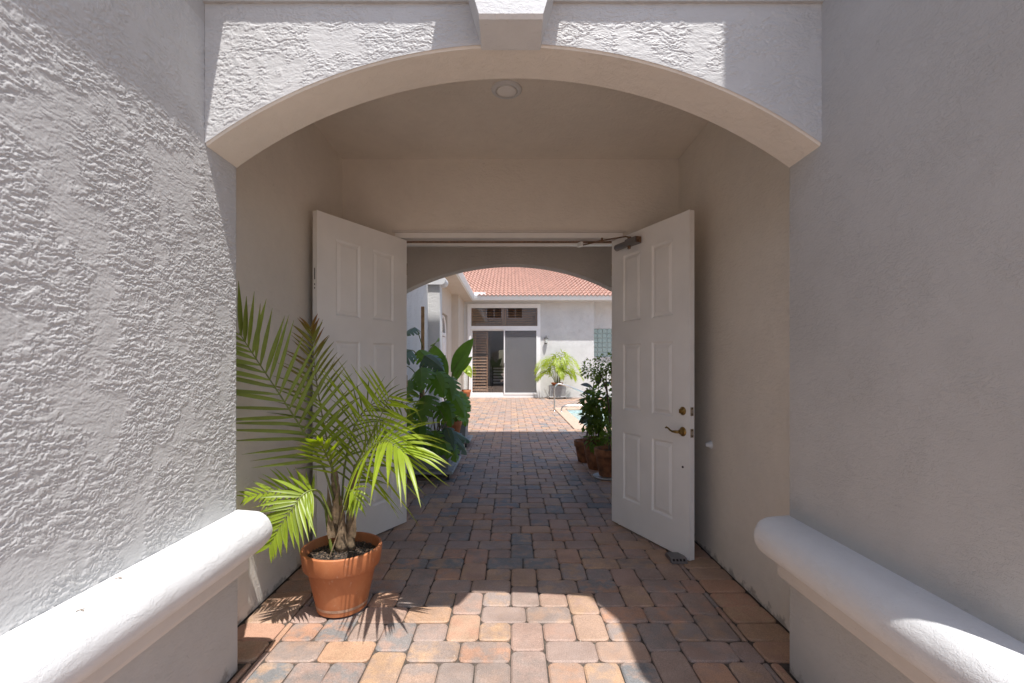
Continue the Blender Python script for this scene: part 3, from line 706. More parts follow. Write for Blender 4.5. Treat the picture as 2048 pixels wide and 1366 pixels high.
# right upright frond
frond(palm, PC, PF([(690,1000,2.66),(708,940,2.60),(738,880,2.52),(760,835,2.46),(780,790,2.42)]), (-.25,-1,.25), .56, 17, .26, (78,56), .09, .0165, 'palm', seed=3, tint=lambda u, t, z: max(0, (t-.8)*2.5)*z)
# drooping bright frond at the right
frond(palm, PC, PF([(688,1010,2.62),(705,950,2.55),(733,905,2.46),(760,884,2.40),(785,887,2.35),(808,905,2.31)]), (.10,-.62,.80), .37, 18, .34, (80,24), .34, .023, 'palm', seed=4, tint=tip, prof_l=lambda u: .72+.28*math.sin(math.pi*min(u*1.1+.1, 1)) if u < .9 else .66)
# low bright frond at the left
frond(palm, PC, PF([(664,1040,2.58),(640,985,2.53),(612,985,2.47),(588,1012,2.42),(562,1050,2.39),(540,1092,2.37)]), (.15,-1,.35), .205, 17, .32, (68,32), .12, .021, 'palm', seed=5, tint=tip)
# low frond reaching to the left wall
frond(palm, PC, PF([(662,1040,2.63),(635,995,2.60),(590,980,2.54),(540,985,2.46),(490,996,2.36)]), (0,-.75,.65), .17, 15, .30, (60,30), .12, .016, 'palm', seed=6, tint=tip)
# inner fronds filling the middle
frond(palm, PC, PF([(684,1000,2.72),(690,930,2.78),(706,860,2.84),(735,815,2.86),(778,800,2.84),(830,812,2.78)]), (-.2,-.8,.6), .30, 18, .24, (64,30), .22, .012, 'palm_dark', seed=7, tint=lambda u, t, z: max(0, (t-.7)*2)*z)
frond(palm, PC, PF([(680,1010,2.64),(668,950,2.58),(650,905,2.50),(636,880,2.44)]), (0,-1,.2), .20, 9, .35, (46,20), .10, .018, 'palm', seed=8, tint=tip)
frond(palm, PC, PF([(692,1020,2.70),(712,955,2.72),(738,900,2.72),(768,860,2.70)]), (-.1,-.9,.5), .30, 13, .26, (64,30), .2, .013, 'palm_dark', seed=9, tint=tip)
# small hanging frond beside the stem
frond(palm, PC, PF([(690,1020,2.58),(698,985,2.52),(708,985,2.49),(716,1010,2.47)]), (0,-.8,.6), .13, 8, .3, (55,25), .5, .016, 'palm', seed=10, tint=tip)
# dry stalk leaning in the pot
m_ = MB(); m_.tube([pm(660,1112,2.55), pm(672,1078,2.56), pm(686,1040,2.57)], [.004,.003,.002], 6); m_.build('dry_stalk', M['fibre'], palm, PC)

# ================================================================== left group on dollies
def dolly(loc, wx, wy, label):
    root = empty('plant_dolly', loc, label, 'plant dolly', 'plant dollies')
    b = MB(); b.bbox(-wx/2, wx/2, -wy/2, wy/2, .075, .105, .012); o = b.build('deck', M['dolly']); o.parent = root
    for sx in (-1, 1):
        for sy in (-1, 1):
            x, y = sx*(wx/2-.06), sy*(wy/2-.06)
            c = MB(); c.tube([(x-.012, y, .031), (x+.012, y, .031)], .031, 16); co = c.build('caster', M['black'], smooth=True, angle=R(40)); co.parent = root
            k = MB(); k.tube([(x-.016, y, .031), (x+.016, y, .031)], .012, 10); k.box(x-.019, x-.014, y-.012, y+.012, .03, .076); k.box(x+.014, x+.019, y-.012, y+.012, .03, .076); ko = k.build('fork', M['steel']); ko.parent = co
    return root
def planter(loc, wx, wy, h, label):
    root = empty('planter_box', loc, label, 'planter', 'grey planter boxes')
    b = MB(); t_ = .018; n_ = [(-wx/2,-wy/2),(wx/2,-wy/2),(wx/2,wy/2),(-wx/2,wy/2)]; sc = .93
    vs = [(x*sc,y*sc,0) for x,y in n_]+[(x,y,h) for x,y in n_]+[(x-math.copysign(t_,x),y-math.copysign(t_,y),h) for x,y in n_]+[(x-math.copysign(t_,x),y-math.copysign(t_,y),h-.04) for x,y in n_]
    fs = [(3,2,1,0)]+[(q+i,q+(i+1)%4,q+4+(i+1)%4,q+4+i) for q in (0,4,8) for i in range(4)]
    b.add(vs, fs); o = b.build('box', M['planter']); o.parent = root
    s_ = MB(); s_.add([(x-math.copysign(t_,x),y-math.copysign(t_,y),h-.041) for x,y in n_], [(0,1,2,3)]); so_ = s_.build('soil', M['soil']); so_.parent = root
    return root
dolly((-1.02, 6.02, .001), .66, 1.0, 'low grey dolly under the nearest planter at the left'); planter((-1.01, 5.90, .107), .54, .56, .26, 'grey planter box nearest the left door, under the monstera')
dolly((-.985, 8.05, .001), .60, .75, 'low grey dolly farther along the left wall'); planter((-.96, 8.02, .107), .42, .50, .33, 'grey planter box on the farther left dolly')
def pot_mesh(r, h, rim=True):
    m_ = MB()
    pr = [(r*.62,0),(r*.66,.01),(r*.88,h*.70),(r*.90,h*.72),(r*.97,h*.73),(r*1.0,h*.98),(r*.98,h),(r*.92,h),(r*.88,h*.86)] if rim else [(r*.62,0),(r*.66,.01),(r*.86,h*.45),(r*.99,h*.96),(r,h),(r*.95,h),(r*.9,h*.86)]
    m_.lathe(pr, (0,0,0), 32); m_.f = m_.f[:-1]; return m_
def potted(name, loc, r, h, label, mt='terracotta', rim=True, cat='potted plant', group=None):
    root = empty(name, loc, label, cat, group); o = pot_mesh(r, h, rim).build('pot', M[mt], smooth=True, angle=R(35)); o.parent = root
    s_ = MB(); s_.lathe([(r*.9, h*.85), (r*.3, h*.88)], (0,0,0), 24); so_ = s_.build('soil', M['soil']); so_.parent = root
    return root
def monstera_leaf(mb, p, d, n, L, lobes=5):
    d = d.normalized(); s = d.cross(n).normalized(); n = s.cross(d).normalized(); W = L*.46
    def wv(t): return W*math.sin(math.pi*min(1, .16+.84*t)**.8)*(1 if t > 0 else .6)+.004
    def P(t, u, sd): 
        x = wv(t)*u; back = -.10*L*u*u*(1-t)
        return p+d*(L*t*.95+back+.10*L*u*t)+s*(sd*x)+n*(-.35*x*u)+Vector((0,0,-.16*L*t*t-.10*L*u*u))
    for sd in (-1, 1):
        ts = [i/(lobes*2) for i in range(lobes*2+1)]
        for i in range(lobes*2):
            a, b = ts[i], ts[i+1]
            mb.add([P(a,0,sd), P(b,0,sd), P(b,.48,sd), P(a,.48,sd)], [(0,1,2,3)])
        for i in range(lobes):
            a, m_, b = ts[2*i], ts[2*i+1], ts[2*i+2]; g = .22/lobes*(1 if i < lobes-1 else .3)
            q = [P(a,.48,sd), P(m_,.48,sd), P(b,.48,sd), P(b-g*.6,.78,sd), P(m_,.80,sd), P(a+g*.6,.78,sd), P(b-g*1.4,1.0,sd), P(m_+.02,1.04,sd), P(a+g*1.2,.98,sd)]
            mb.add(q, [(0,1,4,5),(1,2,3,4),(5,4,7,8),(4,3,6,7)])
def stalk_leaf(root, rl, base, tipp, d, n, kind, L, mt, wd=None, bend=.15, rad=.007):
    base, tipp = Vector(base), Vector(tipp); mid = base.lerp(tipp, .55)+Vector((0, 0, bend*(tipp-base).length))
    lf = MB()
    if kind == 'monstera': monstera_leaf(lf, tipp, Vector(d), Vector(n), L)
    elif kind == 'heart': strip_leaf(lf, tipp, Vector(d), Vector(n), L, wd or L*.7, .25, .25, 8, [.55,.95,1,.92,.72,.42,0])
    else: strip_leaf(lf, tipp, Vector(d), Vector(n), L, wd or L*.36, .10, .35, 8, [.25,.75,1,1,.85,.55,0])
    o = lf.build('leaf', M[mt], root, rl, smooth=True)
    st = MB(); st.tube(spline([base, mid, tipp, tipp+Vector(d).normalized()*L*.5+Vector((0,0,-.002-.04*L))], 10), [rad]*6+[rad*.8,rad*.6,rad*.5,rad*.4,rad*.3], 6); st.build('leaf_stalk', M['rachis'], o, smooth=True)
    return o
# monstera on a totem
ML = Vector((-1.01, 5.90, .33))
mon = empty('monstera_plant', ML, 'large split-leaf monstera climbing a wooden stake beside the left door', 'plant')
b = MB(); b.box(-1.228, -1.187, 6.38, 6.42, .10, 2.165); b.build('stake', M['wood'], mon, ML)
rr = random.Random(21)
for k in range(4):
    m_ = MB(); a0 = rr.uniform(0, 6); m_.tube([(-1.21+.035*math.cos(a0+j*.9), 6.40+.035*math.sin(a0+j*.9), .35+j*.085+k*.05) for j in range(14)], .012, 6); m_.build('climbing_stem', M['bark'], mon, ML, smooth=True)
LV = [ # tip pixel, depth, direction, length, material
 ((838,700,6.2),(.5,-.5,-.35),.34,'monstera'), ((868,690,6.5),(.3,-.6,.3),.30,'bird'), ((830,655,6.4),(-.2,-.6,-.2),.26,'monstera_blue'), ((850,712,5.9),(.75,-.4,-.35),.36,'monstera_blue'),
 ((842,735,5.7),(.15,-.8,-.45),.42,'monstera'), ((818,760,5.6),(-.1,-.8,-.5),.44,'monstera'), ((868,745,5.7),(.45,-.7,-.55),.40,'monstera'), ((893,752,5.9),(.3,-.75,-.6),.40,'monstera'),
 ((852,790,5.5),(.0,-.8,-.6),.42,'monstera'), ((822,815,5.5),(-.2,-.8,-.6),.40,'monstera'), ((880,805,5.7),(.55,-.6,-.6),.36,'monstera'), ((905,790,6.0),(.6,-.5,-.7),.34,'monstera'),
 ((840,850,5.45),(.1,-.8,-.6),.36,'monstera'), ((865,862,5.5),(.3,-.6,-.8),.30,'monstera'), ((893,856,5.55),(.45,-.5,-.9),.28,'monstera_blue'), ((815,868,5.45),(-.3,-.7,-.6),.32,'monstera'),
 ((822,700,6.0),(-.4,-.6,-.2),.36,'monstera_blue'), ((800,730,5.9),(-.5,-.6,-.3),.36,'monstera'), ((790,790,5.8),(-.5,-.7,-.5),.36,'monstera'), ((785,850,5.8),(-.6,-.6,-.5),.34,'monstera')]
for i, (tp, d, L, mt) in enumerate(LV):
    tpv = at(*tp); base = Vector((-1.20+rr.uniform(-.03,.03), 6.36, max(.35, min(1.6, tpv.z-.25)))) if i < 8 or i > 15 else Vector((-1.02+rr.uniform(-.12,.12), 5.92+rr.uniform(-.08,.08), .36))
    nn = Vector((-.2*d[0]+rr.uniform(-.25,.25), -.75, .75)); stalk_leaf(mon, ML, base, tpv, d, nn, 'monstera' if mt != 'bird' else 'heart', L*.86, mt, bend=.12)
for k in range(16):                                # hanging roots
    x, y, z = rr.uniform(-1.05, -.78), rr.uniform(5.55, 5.85), rr.uniform(.55, .95)
    m_ = MB(); m_.tube(spline([(x,y,z),(x+.05*rr.uniform(-1,1.4),y-.05,z-.15),(x+.08*rr.uniform(-1,1),y-.06,z-.30),(x+rr.uniform(-.06,.06),y-.02,.37)], 10), .004, 5); m_.build('aerial_root', M['bark'], mon, ML, smooth=True)
# low terracotta bowl in front, on the planter
bw = potted('potted_plant', (-.86, 5.66, .37), .17, .17, 'low brown bowl of trailing leaves at the planter corner', 'terracotta_old', False)
for k, (d, L) in enumerate([((.5,-.5,-.6), .30), ((.75,-.2,-.5), .28), ((.35,-.8,-.5), .26), ((.9,.2,-.3), .24)]):
    stalk_leaf(bw, (-.86,5.66,.37), (-.86,5.66,.52), Vector((-.86,5.66,.60))+Vector(d)*.14, d, (0,-.5,.8), 'monstera', L, 'monstera_blue' if k % 2 else 'monstera')
# bird of paradise
BP = Vector((-.97, 7.9, .40))
bird = empty('bird_of_paradise', BP, 'tall paddle-leaved plant rising behind the monstera, in the farther grey planter', 'plant')
for (tp, d, L, wd) in [((905,745,7.6),(.55,-.1,1.0),.72,.24), ((893,755,7.7),(-.35,-.15,1.0),.66,.22), ((872,760,7.7),(.35,-.2,.95),.50,.20), ((905,752,7.8),(.75,.1,.85),.50,.18), ((870,730,7.9),(-.1,-.2,1),.36,.17), ((912,760,7.7),(.2,.3,.9),.45,.16)]:
    stalk_leaf(bird, BP, (BP.x+rr.uniform(-.07,.07), BP.y+rr.uniform(-.07,.07), .40), at(*tp), d, (-.35*d[0],-1,.1), 'paddle', L, 'bird', wd, 0.02, .011)
for (tp, d, L) in [((905,800,7.6),(.5,-.4,-.8),.36), ((918,800,7.7),(.4,-.2,-1),.36), ((900,775,7.5),(.3,-.7,-.4),.30), ((915,785,7.9),(.7,-.3,-.6),.32)]:
    stalk_leaf(bird, BP, (BP.x+.05, BP.y, .40), at(*tp), d, (0,-.7,.7), 'monstera', L, 'monstera', None, .2)
# two small clay pots on the second dolly edge
p1 = potted('flower_pot', (-.87, 7.15, .0), .125, .20, 'small pale clay pot standing on an upturned block beside the left planters', 'terracotta', True)
p1.location.z = .31; st = MB(); st.bbox(-.98, -.76, 7.03, 7.27, .0, .308, .012); tag(st.build('plinth_block', M['planter']), 'grey block carrying the small clay pot at the left', 'block')
p2 = potted('flower_pot', (-.97, 8.0, .40), .15, .20, 'clay pot set inside the farther grey planter', 'terracotta_old', True)
for k in range(5):
    a = rr.uniform(-.6, 2.2); d = Vector((math.cos(a), math.sin(a)-.8, -.2)); stalk_leaf(p1, (-.87,7.15,.31), (-.87,7.15,.49), Vector((-.87,7.15,.60))+d*.10, d, (0,-.6,.8), 'heart', .16, 'lime_leaf' if k == 2 else 'bird', .09, .2, .003)

# ================================================================== right group
def leaf_cloud(mb, c, rad, n, size, seed, flat=.8):
    r_ = random.Random(seed); c = Vector(c)
    for i in range(n):
        v = Vector((r_.gauss(0,1), r_.gauss(0,1), r_.gauss(0,1))).normalized()*(r_.random()**.45); p = c+Vector((v.x*rad[0], v.y*rad[1], v.z*rad[2]))
        d = (v+Vector((r_.uniform(-.8,.8), r_.uniform(-.8,.8), r_.uniform(-.7,.4)))).normalized(); nn = Vector((r_.uniform(-.6,.6), r_.uniform(-.9,.3), 1)).normalized(); sd = d.cross(nn).normalized(); L = size*r_.uniform(.7,1.25); w_ = L*.26
        q = p+d*L*.5+Vector((0,0,-.05*L)); e_ = p+d*L+Vector((0,0,-.18*L)); up = sd.cross(d)*w_*.3
        mb.add([p, q-sd*w_+up, q, q+sd*w_+up, e_], [(0,2,1),(0,3,2),(1,2,4),(2,3,4)])
def shrub(name, loc, r, h, label, clouds, trunks, mt, size, potm, saucer=None, rim=True):
    root = potted(name, loc, r, h, label, potm, rim)
    for pts in trunks:
        m_ = MB(); C = spline(pts, 14); m_.tube(C, [.014*(1-.6*i/14) for i in range(15)], 7); to = m_.build('trunk', M['bark'], root, loc, smooth=True)
    for i, (c, rad, n) in enumerate(clouds):
        m_ = MB(); leaf_cloud(m_, c, rad, n, size, i+3*len(name)); o = m_.build('foliage', M[mt], root, loc); tag(o, kind='stuff')
    return root
L1 = Vector((1.16, 6.18, .001)); L2 = Vector((1.185, 5.68, .028))
shrub('potted_shrub', L1, .21, .40, 'leafy green shrub in a smooth brown pot right of the passage',
      [(at(1188,800,6.1), (.15,.16,.16), 240), (at(1205,840,6.1), (.16,.16,.17), 240), (at(1196,880,6.0), (.14,.12,.10), 150), (at(1182,840,6.2), (.13,.14,.12), 150), (at(1225,800,6.1), (.16,.16,.22), 200)],
      [[(1.16,6.18,.34),(1.15,6.17,.6),(1.13,6.14,.9)],[(1.18,6.20,.34),(1.20,6.2,.7),(1.26,6.15,1.0)]], 'ficus', .085, 'terracotta_old', rim=False)
sr = shrub('potted_tree', L2, .175, .33, 'small-leaved tree in a weathered clay pot on a white saucer',
      [(at(1185,738,5.75), (.15,.16,.12), 230), (at(1215,728,5.7), (.16,.16,.13), 240), (at(1205,760,5.7), (.12,.14,.09), 110), (at(1245,740,5.7), (.18,.18,.20), 360), (at(1225,860,5.6), (.10,.12,.2), 200)],
      [[(1.185,5.68,.30),(1.20,5.67,.6),(1.17,5.68,1.0),(1.10,5.7,1.25),(1.03,5.72,1.36)],[(1.20,5.68,.7),(1.25,5.66,1.0),(1.22,5.68,1.3),(1.2,5.68,1.4)],[(1.17,5.68,1.0),(1.16,5.70,1.15),(1.16,5.7,1.35)]], 'ficus', .045, 'terracotta_old')
sc = MB(); sc.lathe([(.13,0),(.17,.004),(.188,.024),(.184,.026),(.168,.012),(.12,.009)], (1.185,5.68,.001), 36); tag(sc.build('plant_saucer', M['trim'], smooth=True), 'round white saucer under the weathered clay pot', 'saucer')
RB = Vector((1.06, 6.62, .001)); rub = potted('rubber_plant', RB, .17, .30, 'dark broad-leaved rubber plant behind the right-hand shrubs', 'terracotta_old', True)
for (tp, d, L) in [((1185,775,6.4),(-.75,-.3,.25),.20), ((1190,785,6.4),(-.8,-.4,.05),.21), ((1188,800,6.4),(-.5,-.5,-.5),.20), ((1195,770,6.4),(.1,-.4,.8),.21), ((1182,806,6.4),(-.65,-.4,-.55),.20), ((1180,838,6.4),(-.7,-.5,-.2),.18), ((1180,832,6.3),(-.8,-.3,-.35),.19), ((1200,775,6.4),(.6,-.5,.4),.20), ((1196,820,6.4),(-.4,-.7,-.3),.20)]:
    stalk_leaf(rub, RB, (1.06+rr.uniform(-.02,.08), 6.6, max(.3, at(*tp).z-.12)), at(*tp), d, (-.3*d[0],-.6,.8), 'paddle', L, 'rubber', L*.46, .03, .004)
m_ = MB(); m_.tube([(1.06,6.62,.25),(1.10,6.60,.6),(1.16,6.55,1.12)], [.014,.011,.006], 7); m_.build('trunk', M['bark'], rub, RB, smooth=True)

# ================================================================== courtyard: pier, house
pier = empty('garden_wall', (-1.45, 8.9, 0), 'textured white garden wall with a rounded cap behind the left plants', 'wall')
pl_ = (-1.45, 8.9, 0)
b = MB(); b.box(-1.9, -1.55, YA1+.001, 8.75, 0, 3.3); b.build('wall', M['stucco_far'], pier, pl_)
b = MB(); b.box(-1.9, -1.335, 8.751, 9.05, 0, 2.86); b.build('end_pier', M['stucco_far'], pier, pl_)
b = MB(); pr = []
for i in range(13): a = R(90-180*i/12); pr.append((-1.335+.03+.085*math.cos(a), 2.945+.085*math.sin(a)))
pr += [(-1.9, 2.862), (-1.9, 3.03)]
b.prism(pr, 'y', 8.70, 9.10); b.build('cap', M['trim'], pier, pl_, smooth=True, angle=R(40))
HY = 19.26; HZ = 3.95
house = empty('courtyard_house', (0, HY, 0), 'white single-storey house with clay tile roof across the courtyard', 'building'); HL = (0, HY, 0)
def hp(mb, name, m, **k): return mb.build(name, m, house, HL, **k)
ox0, ox1, oz = -1.79, 1.21, 3.85
wl = MB(); wl.box(-1.94, ox0, HY, HY+.2, 0, HZ); wl.box(ox0, ox1, HY, HY+.2, oz, HZ); wl.box(ox1, 3.42, HY, HY+.2, 0, HZ)
hp(wl, 'wall', M['stucco_far'])
gx0, gx1, gz0, gz1 = 3.43, 5.6, 1.68, 2.86
wl = MB(); y0_, y1_ = HY+.32, HY+.5; wl.box(3.2, 7.5, y0_, y1_, 0, gz0); wl.box(3.2, 7.5, y0_, y1_, gz1, HZ); wl.box(3.2, gx0, y0_, y1_, gz0, gz1); wl.box(gx1, 7.5, y0_, y1_, gz0, gz1); wl.box(3.2, 3.419, HY+.2, y0_, 0, HZ)
hp(wl, 'wall', M['stucco_far'])
gb = hp(mb_box(gx0, gx1, y0_+.05, y0_+.12, gz0, gz1), 'glass_block_window', M['mortar'])
bm_ = MB(); bm_.bbox(-.091, .091, -.091, .091, -.03, .03, .014); bmesh_ = bm_.mesh('glass_block', M['block'])
nxb, nzb = 11, 6
for i in range(nxb):
    for j in range(nzb):
        o = bpy.data.objects.new('glass_block', bmesh_); o.location = (gx0+(i+.5)*(gx1-gx0)/nxb, y0_+.045, gz0+(j+.5)*(gz1-gz0)/nzb); o.rotation_euler = (R(90), 0, 0); link(o, gb)
# left wing
wl = MB(); wl.box(-2.4, -1.941, 17.3, HY+.2, 0, HZ); hp(wl, 'wing_return', M['beige'])
wl = MB(); wl.box(-2.4, -2.2, 9.3, 15.0, 0, HZ); wl.box(-2.4, -2.2, 16.2, 17.3, 0, HZ); wl.box(-2.4, -2.2, 15.0, 16.2, 3.05, HZ); hp(wl, 'wing_wall', M['beige'])
ed_ = MB(); ed_.box(-2.33, -2.28, 15.06, 16.14, 0, 2.3); edo = hp(ed_, 'entry_door', M['frame_far'])
for (ya, yb, za_, zb_) in ((15.2,15.55,.3,1.0),(15.65,16.0,.3,1.0),(15.2,15.55,1.15,2.1),(15.65,16.0,1.15,2.1)): mb_box(-2.28, -2.27, ya, yb, za_, zb_).build('panel', M['door'], edo)
tr = MB(); pr = [(15.06, 2.42)]+[(15.6-.54*math.cos(R(a)), 2.42+.54*math.sin(R(a))) for a in range(0, 181, 12)]
tr.prism(pr, 'x', -2.33, -2.30); tro = hp(tr, 'fan_light', M['glass'])
fb = MB()
for a in range(0, 180, 12):
    p0, p1 = [(-2.27, 15.6-.56*math.cos(R(q)), 2.42+.56*math.sin(R(q))) for q in (a, a+12)]; fb.tube([p0, p1], .035, 6)
fb.box(-2.30, -2.24, 15.0, 16.2, 2.32, 2.42); fb.box(-2.30, -2.24, 15.0, 15.06, 0, 2.32); fb.box(-2.30, -2.24, 16.14, 16.2, 0, 2.32); fb.build('arch_frame', M['frame_far'], tro)
hp(mb_box(-2.4, -2.34, 15.0, 16.2, 0, 3.05), 'door_backing', M['room'])
# soffits, fascias, gutters
hp(mb_box(-2.4, -1.58, 9.3, HY+.2, HZ, HZ+.05), 'soffit', M['beige'])
hp(mb_box(-1.58, 7.5, 18.78, HY+.5, HZ, HZ+.05), 'soffit', M['stucco_far'])
def gutter(prof, axis, a0, a1):
    m_ = MB(); m_.prism(prof, axis, a0, a1); return hp(m_, 'gutter', M['gutter'])
gp = lambda c, s: [(c, HZ-.01), (c-s*.07, HZ-.01), (c-s*.10, HZ+.06), (c-s*.125, HZ+.16), (c-s*.125, HZ+.185), (c, HZ+.185)]
gutter(gp(18.78, 1), 'x', -1.581, 7.5); gutter(gp(-1.58, -1), 'y', 9.3, 18.70)
hp(mb_box(-1.47, -1.02, 18.70, 18.715, HZ+.19, HZ+.30), 'splash_guard', M['gutter'])
# roof: deck, tiles
pitch = math.atan(.375/.927*1.0); ca_, sa_ = math.cos(pitch), math.sin(pitch)
rf = MB(); RX0, RX1 = -1.6, 7.6; RY, RZ = 18.72, HZ+.17
rf.add([(RX0,RY,RZ-.05),(RX1,RY,RZ-.05),(RX1,RY+7*ca_,RZ-.05+7*sa_),(RX0-6.0,RY+7*ca_,RZ-.05+7*sa_),(RX0-6,RY,RZ-.05)], [(0,1,2,3,4)])
rf.add([(RX0,9.3,RZ-.052),(RX0,RY,RZ-.052),(RX0-5,RY+4.6,RZ-.052+5*.4),(RX0-5,9.3,RZ-.052+5*.4)], [(0,1,2,3)])
roof = hp(rf, 'roof', M['tile'])
TW, TE = .33, .41
tm = MB(); K = 12; vs = []
for j, (yy, zz) in enumerate(((-.03, .028), (-.03, .0), (TE+.03, 0))):
    pass
top0, top1, bot = [], [], []
for i in range(K+1):
    x = TW*i/K; h_ = .030*(1-math.cos(4*math.pi*i/K))
    top0.append((x-TW/2, -.02, h_+.046)); top1.append((x-TW/2, TE+.02, h_+.004)); bot.append((x-TW/2, -.02, h_+.008))
vs = top0+top1+bot; fs = [(i, i+1, K+2+i, K+1+i) for i in range(K)]+[(2*K+2+i, 2*K+3+i, i+1, i) for i in range(K)]
tm.add(vs, fs); tmesh = tm.mesh('roof_tile', M['tile'])
trs = Matrix.Rotation(pitch, 4, 'X'); rest_t = MB(); cnt = 0
order = sorted([(r_, c_) for r_ in range(16) for c_ in range(-18, 28) if (c_+.3)*TW > -r_*TE*ca_-.1], key=lambda q: abs(q[1]-9)*1.0+q[0]*.35)
for (r_, c_) in order:
    x = RX0+.1+TW*(c_+.5)+(0 if r_ % 2 else TW/2); s_ = r_*TE
    mtx = Matrix.Translation((x, RY-.06+s_*ca_, RZ-.045+s_*sa_)) @ trs @ Matrix.Rotation(R(random.uniform(-.5,.5)), 4, 'Z')
    if cnt < 300:
        o = bpy.data.objects.new('roof_tile', tmesh); o.matrix_world = mtx; link(o, roof); o.matrix_basis = mtx; cnt += 1
    else: rest_t.add([mtx @ Vector(v) for v in vs], fs)
ro = rest_t.build('roof_tiles', M['tile'], roof); tag(ro, kind='stuff')
# sliding glass door with transom
sd = MB(); y0_, y1_ = HY-.05, HY+.12
sd.box(ox0, ox0+.15, y0_, y1_, 0, oz); sd.box(ox1-.12, ox1, y0_, y1_, 0, oz); sd.box(ox0+.15, ox1-.12, y0_, y1_, oz-.16, oz); sd.box(ox0+.15, ox1-.12, y0_, y1_, 2.80, 2.94); sd.box(ox0+.15, ox1-.12, y0_, y1_, 0, .12)
sdo = hp(sd, 'sliding_door', M['frame_far'])
ix0, ix1 = ox0+.15, ox1-.12; mid = -.268
def leaf_frame(xa, xb, y, z0, z1, nm, glass):
    b = MB(); t_ = .045; b.box(xa, xa+t_, y, y+.04, z0, z1); b.box(xb-t_, xb, y, y+.04, z0, z1); b.box(xa+t_, xb-t_, y, y+.04, z1-t_, z1); b.box(xa+t_, xb-t_, y, y+.04, z0, z0+.08)
    o = b.build(nm, M['frame_far'], sdo)
    mb_box(xa+t_, xb-t_, y+.016, y+.022, z0+.08, z1-t_).build('pane', M[glass], sdo); return o
leaf_frame(ix0+.001, mid+.03, HY+.03, .121, 2.799, 'sash', 'glass'); leaf_frame(mid-.03, ix1-.001, HY-.02, .121, 2.799, 'sash', 'glass'); leaf_frame(mid-.025, ix1-.002, HY-.065, .121, 2.799, 'screen_frame', 'screen')
mb_box(ix0+.001, ix1-.001, HY+.04, HY+.046, 2.941, oz-.161).build('transom_pane', M['glass'], sdo)
mb_box(mid-.02, mid, HY-.085, HY-.066, 1.25, 1.42).build('pull_handle', M['black'], sdo)
room = MB(); rx0, rx1, ry0, ry1, rz1 = -3.2, 3.3, HY+.21, HY+4.5, 3.93
room.add([(rx0,ry0,.01),(rx1,ry0,.01),(rx1,ry1,.01),(rx0,ry1,.01),(rx0,ry0,rz1),(rx1,ry0,rz1),(rx1,ry1,rz1),(rx0,ry1,rz1)], [(0,1,2,3),(7,6,5,4),(1,2,6,5),(2,3,7,6),(3,0,4,7)])
hp(room, 'interior', M['room'])
def shutter(xa, xb, za_, zb_, n):
    o = hp(mb_box(xa, xa+.06, HY+.24, HY+.29, za_, zb_), 'louvre_shutter', M['shutter'])
    mb_box(xb-.06, xb, HY+.24, HY+.29, za_, zb_).build('stile', M['shutter'], o)
    for i in range(n):
        b = MB(); dz = (zb_-za_-.03)/n; z = za_+.02+i*dz; b.prism([(HY+.235, z), (HY+.245, z), (HY+.30, z+dz*.72), (HY+.29, z+dz*.72)], 'x', xa+.06, xb-.06); b.build('slat', M['shutter'], o)
shutter(-1.66, -.96, .13, 1.76, 13); shutter(-1.66, -.96, 1.80, 2.78, 9)
shutter(-1.66, -.30, 2.95, 3.70, 7); shutter(-.27, 1.09, 2.95, 3.70, 7)
ch_ = empty('lounge_chair', (-.5, HY+1.6, .01), 'dark slatted chair seen through the sliding glass door', 'chair')
for k in range(6):
    b = MB(); b.box(-.3, .3, .25, .27, .5+k*.13, .55+k*.13); o = b.build('slat', M['frame_far']); o.parent = ch_
b = MB(); b.box(-.34, -.30, .22, .28, 0, 1.3); b.box(.30, .34, .22, .28, 0, 1.3); b.box(-.34, -.3, -.3, -.25, 0, .45); b.box(.3, .34, -.3, -.25, 0, .45); b.box(-.33, .33, -.3, .28, .42, .46); o = b.build('frame', M['black']); o.parent = ch_
# wall lantern
ln = empty('wall_lantern', (1.44, HY, 2.35), 'small black lantern on the white wall beside the sliding door', 'lantern')
b = MB(); b.box(-.05, .05, -.02, -.001, -.14, .12); b.tube([(0,-.02,.05),(0,-.08,.16),(0,-.13,.15)], .012, 8); o = b.build('bracket', M['black']); o.parent = ln
b = MB(); b.lathe([(.03,-.12),(.055,-.10),(.075,.06)], (0,-.13,0), 6); o = b.build('lamp_glass', M['mortar']); o.parent = ln
b = MB(); b.lathe([(.09,.06),(.085,.075),(.03,.13),(.012,.14),(.012,.19)], (0,-.13,0), 6); o = b.build('cap', M['black']); o.parent = ln
# areca palm on its dolly
dolly((1.84, 18.62, .001), .72, .46, 'low wheeled dolly under the bright palm by the far wall'); planter((1.84, 18.60, .107), .66, .42, .42, 'grey planter box under the bright palm at the far wall')
AP = Vector((1.84, 18.62, .45)); ar = empty('areca_palm', AP, 'bushy bright green palm against the far white wall', 'plant')
o = pot_mesh(.24, .22).build('pot', M['terracotta'], smooth=True); o.parent = ar; o.location = (0, 0, -.03)
ra = random.Random(77)
for k in range(26):
    az = ra.uniform(0, 6.283); rc = ra.uniform(.25, .85); hh_ = ra.uniform(.7, 1.55)*(1-.25*rc); dx, dy = math.cos(az)*rc*1.05, math.sin(az)*rc*.5-.1
    pts = [AP+Vector((dx*.05,dy*.05,0)), AP+Vector((dx*.25,dy*.25,hh_*.6)), AP+Vector((dx*.6,dy*.6,hh_*.98)), AP+Vector((dx,dy,hh_*.92-rc*.12)), AP+Vector((dx*1.2,dy*1.2,hh_*.72-rc*.2))]
    a_, b_m = frond(ar, AP, pts, (dx*.3, -.5, 1), .30, 14, .32, (58,28), .35, .030, 'areca', (.010,.003), single=False, seed=k)
    fo = a_.build('frond', M['rachis'], ar, AP, smooth=True); b_m.build('leaflets', M['areca'], fo, smooth=True)
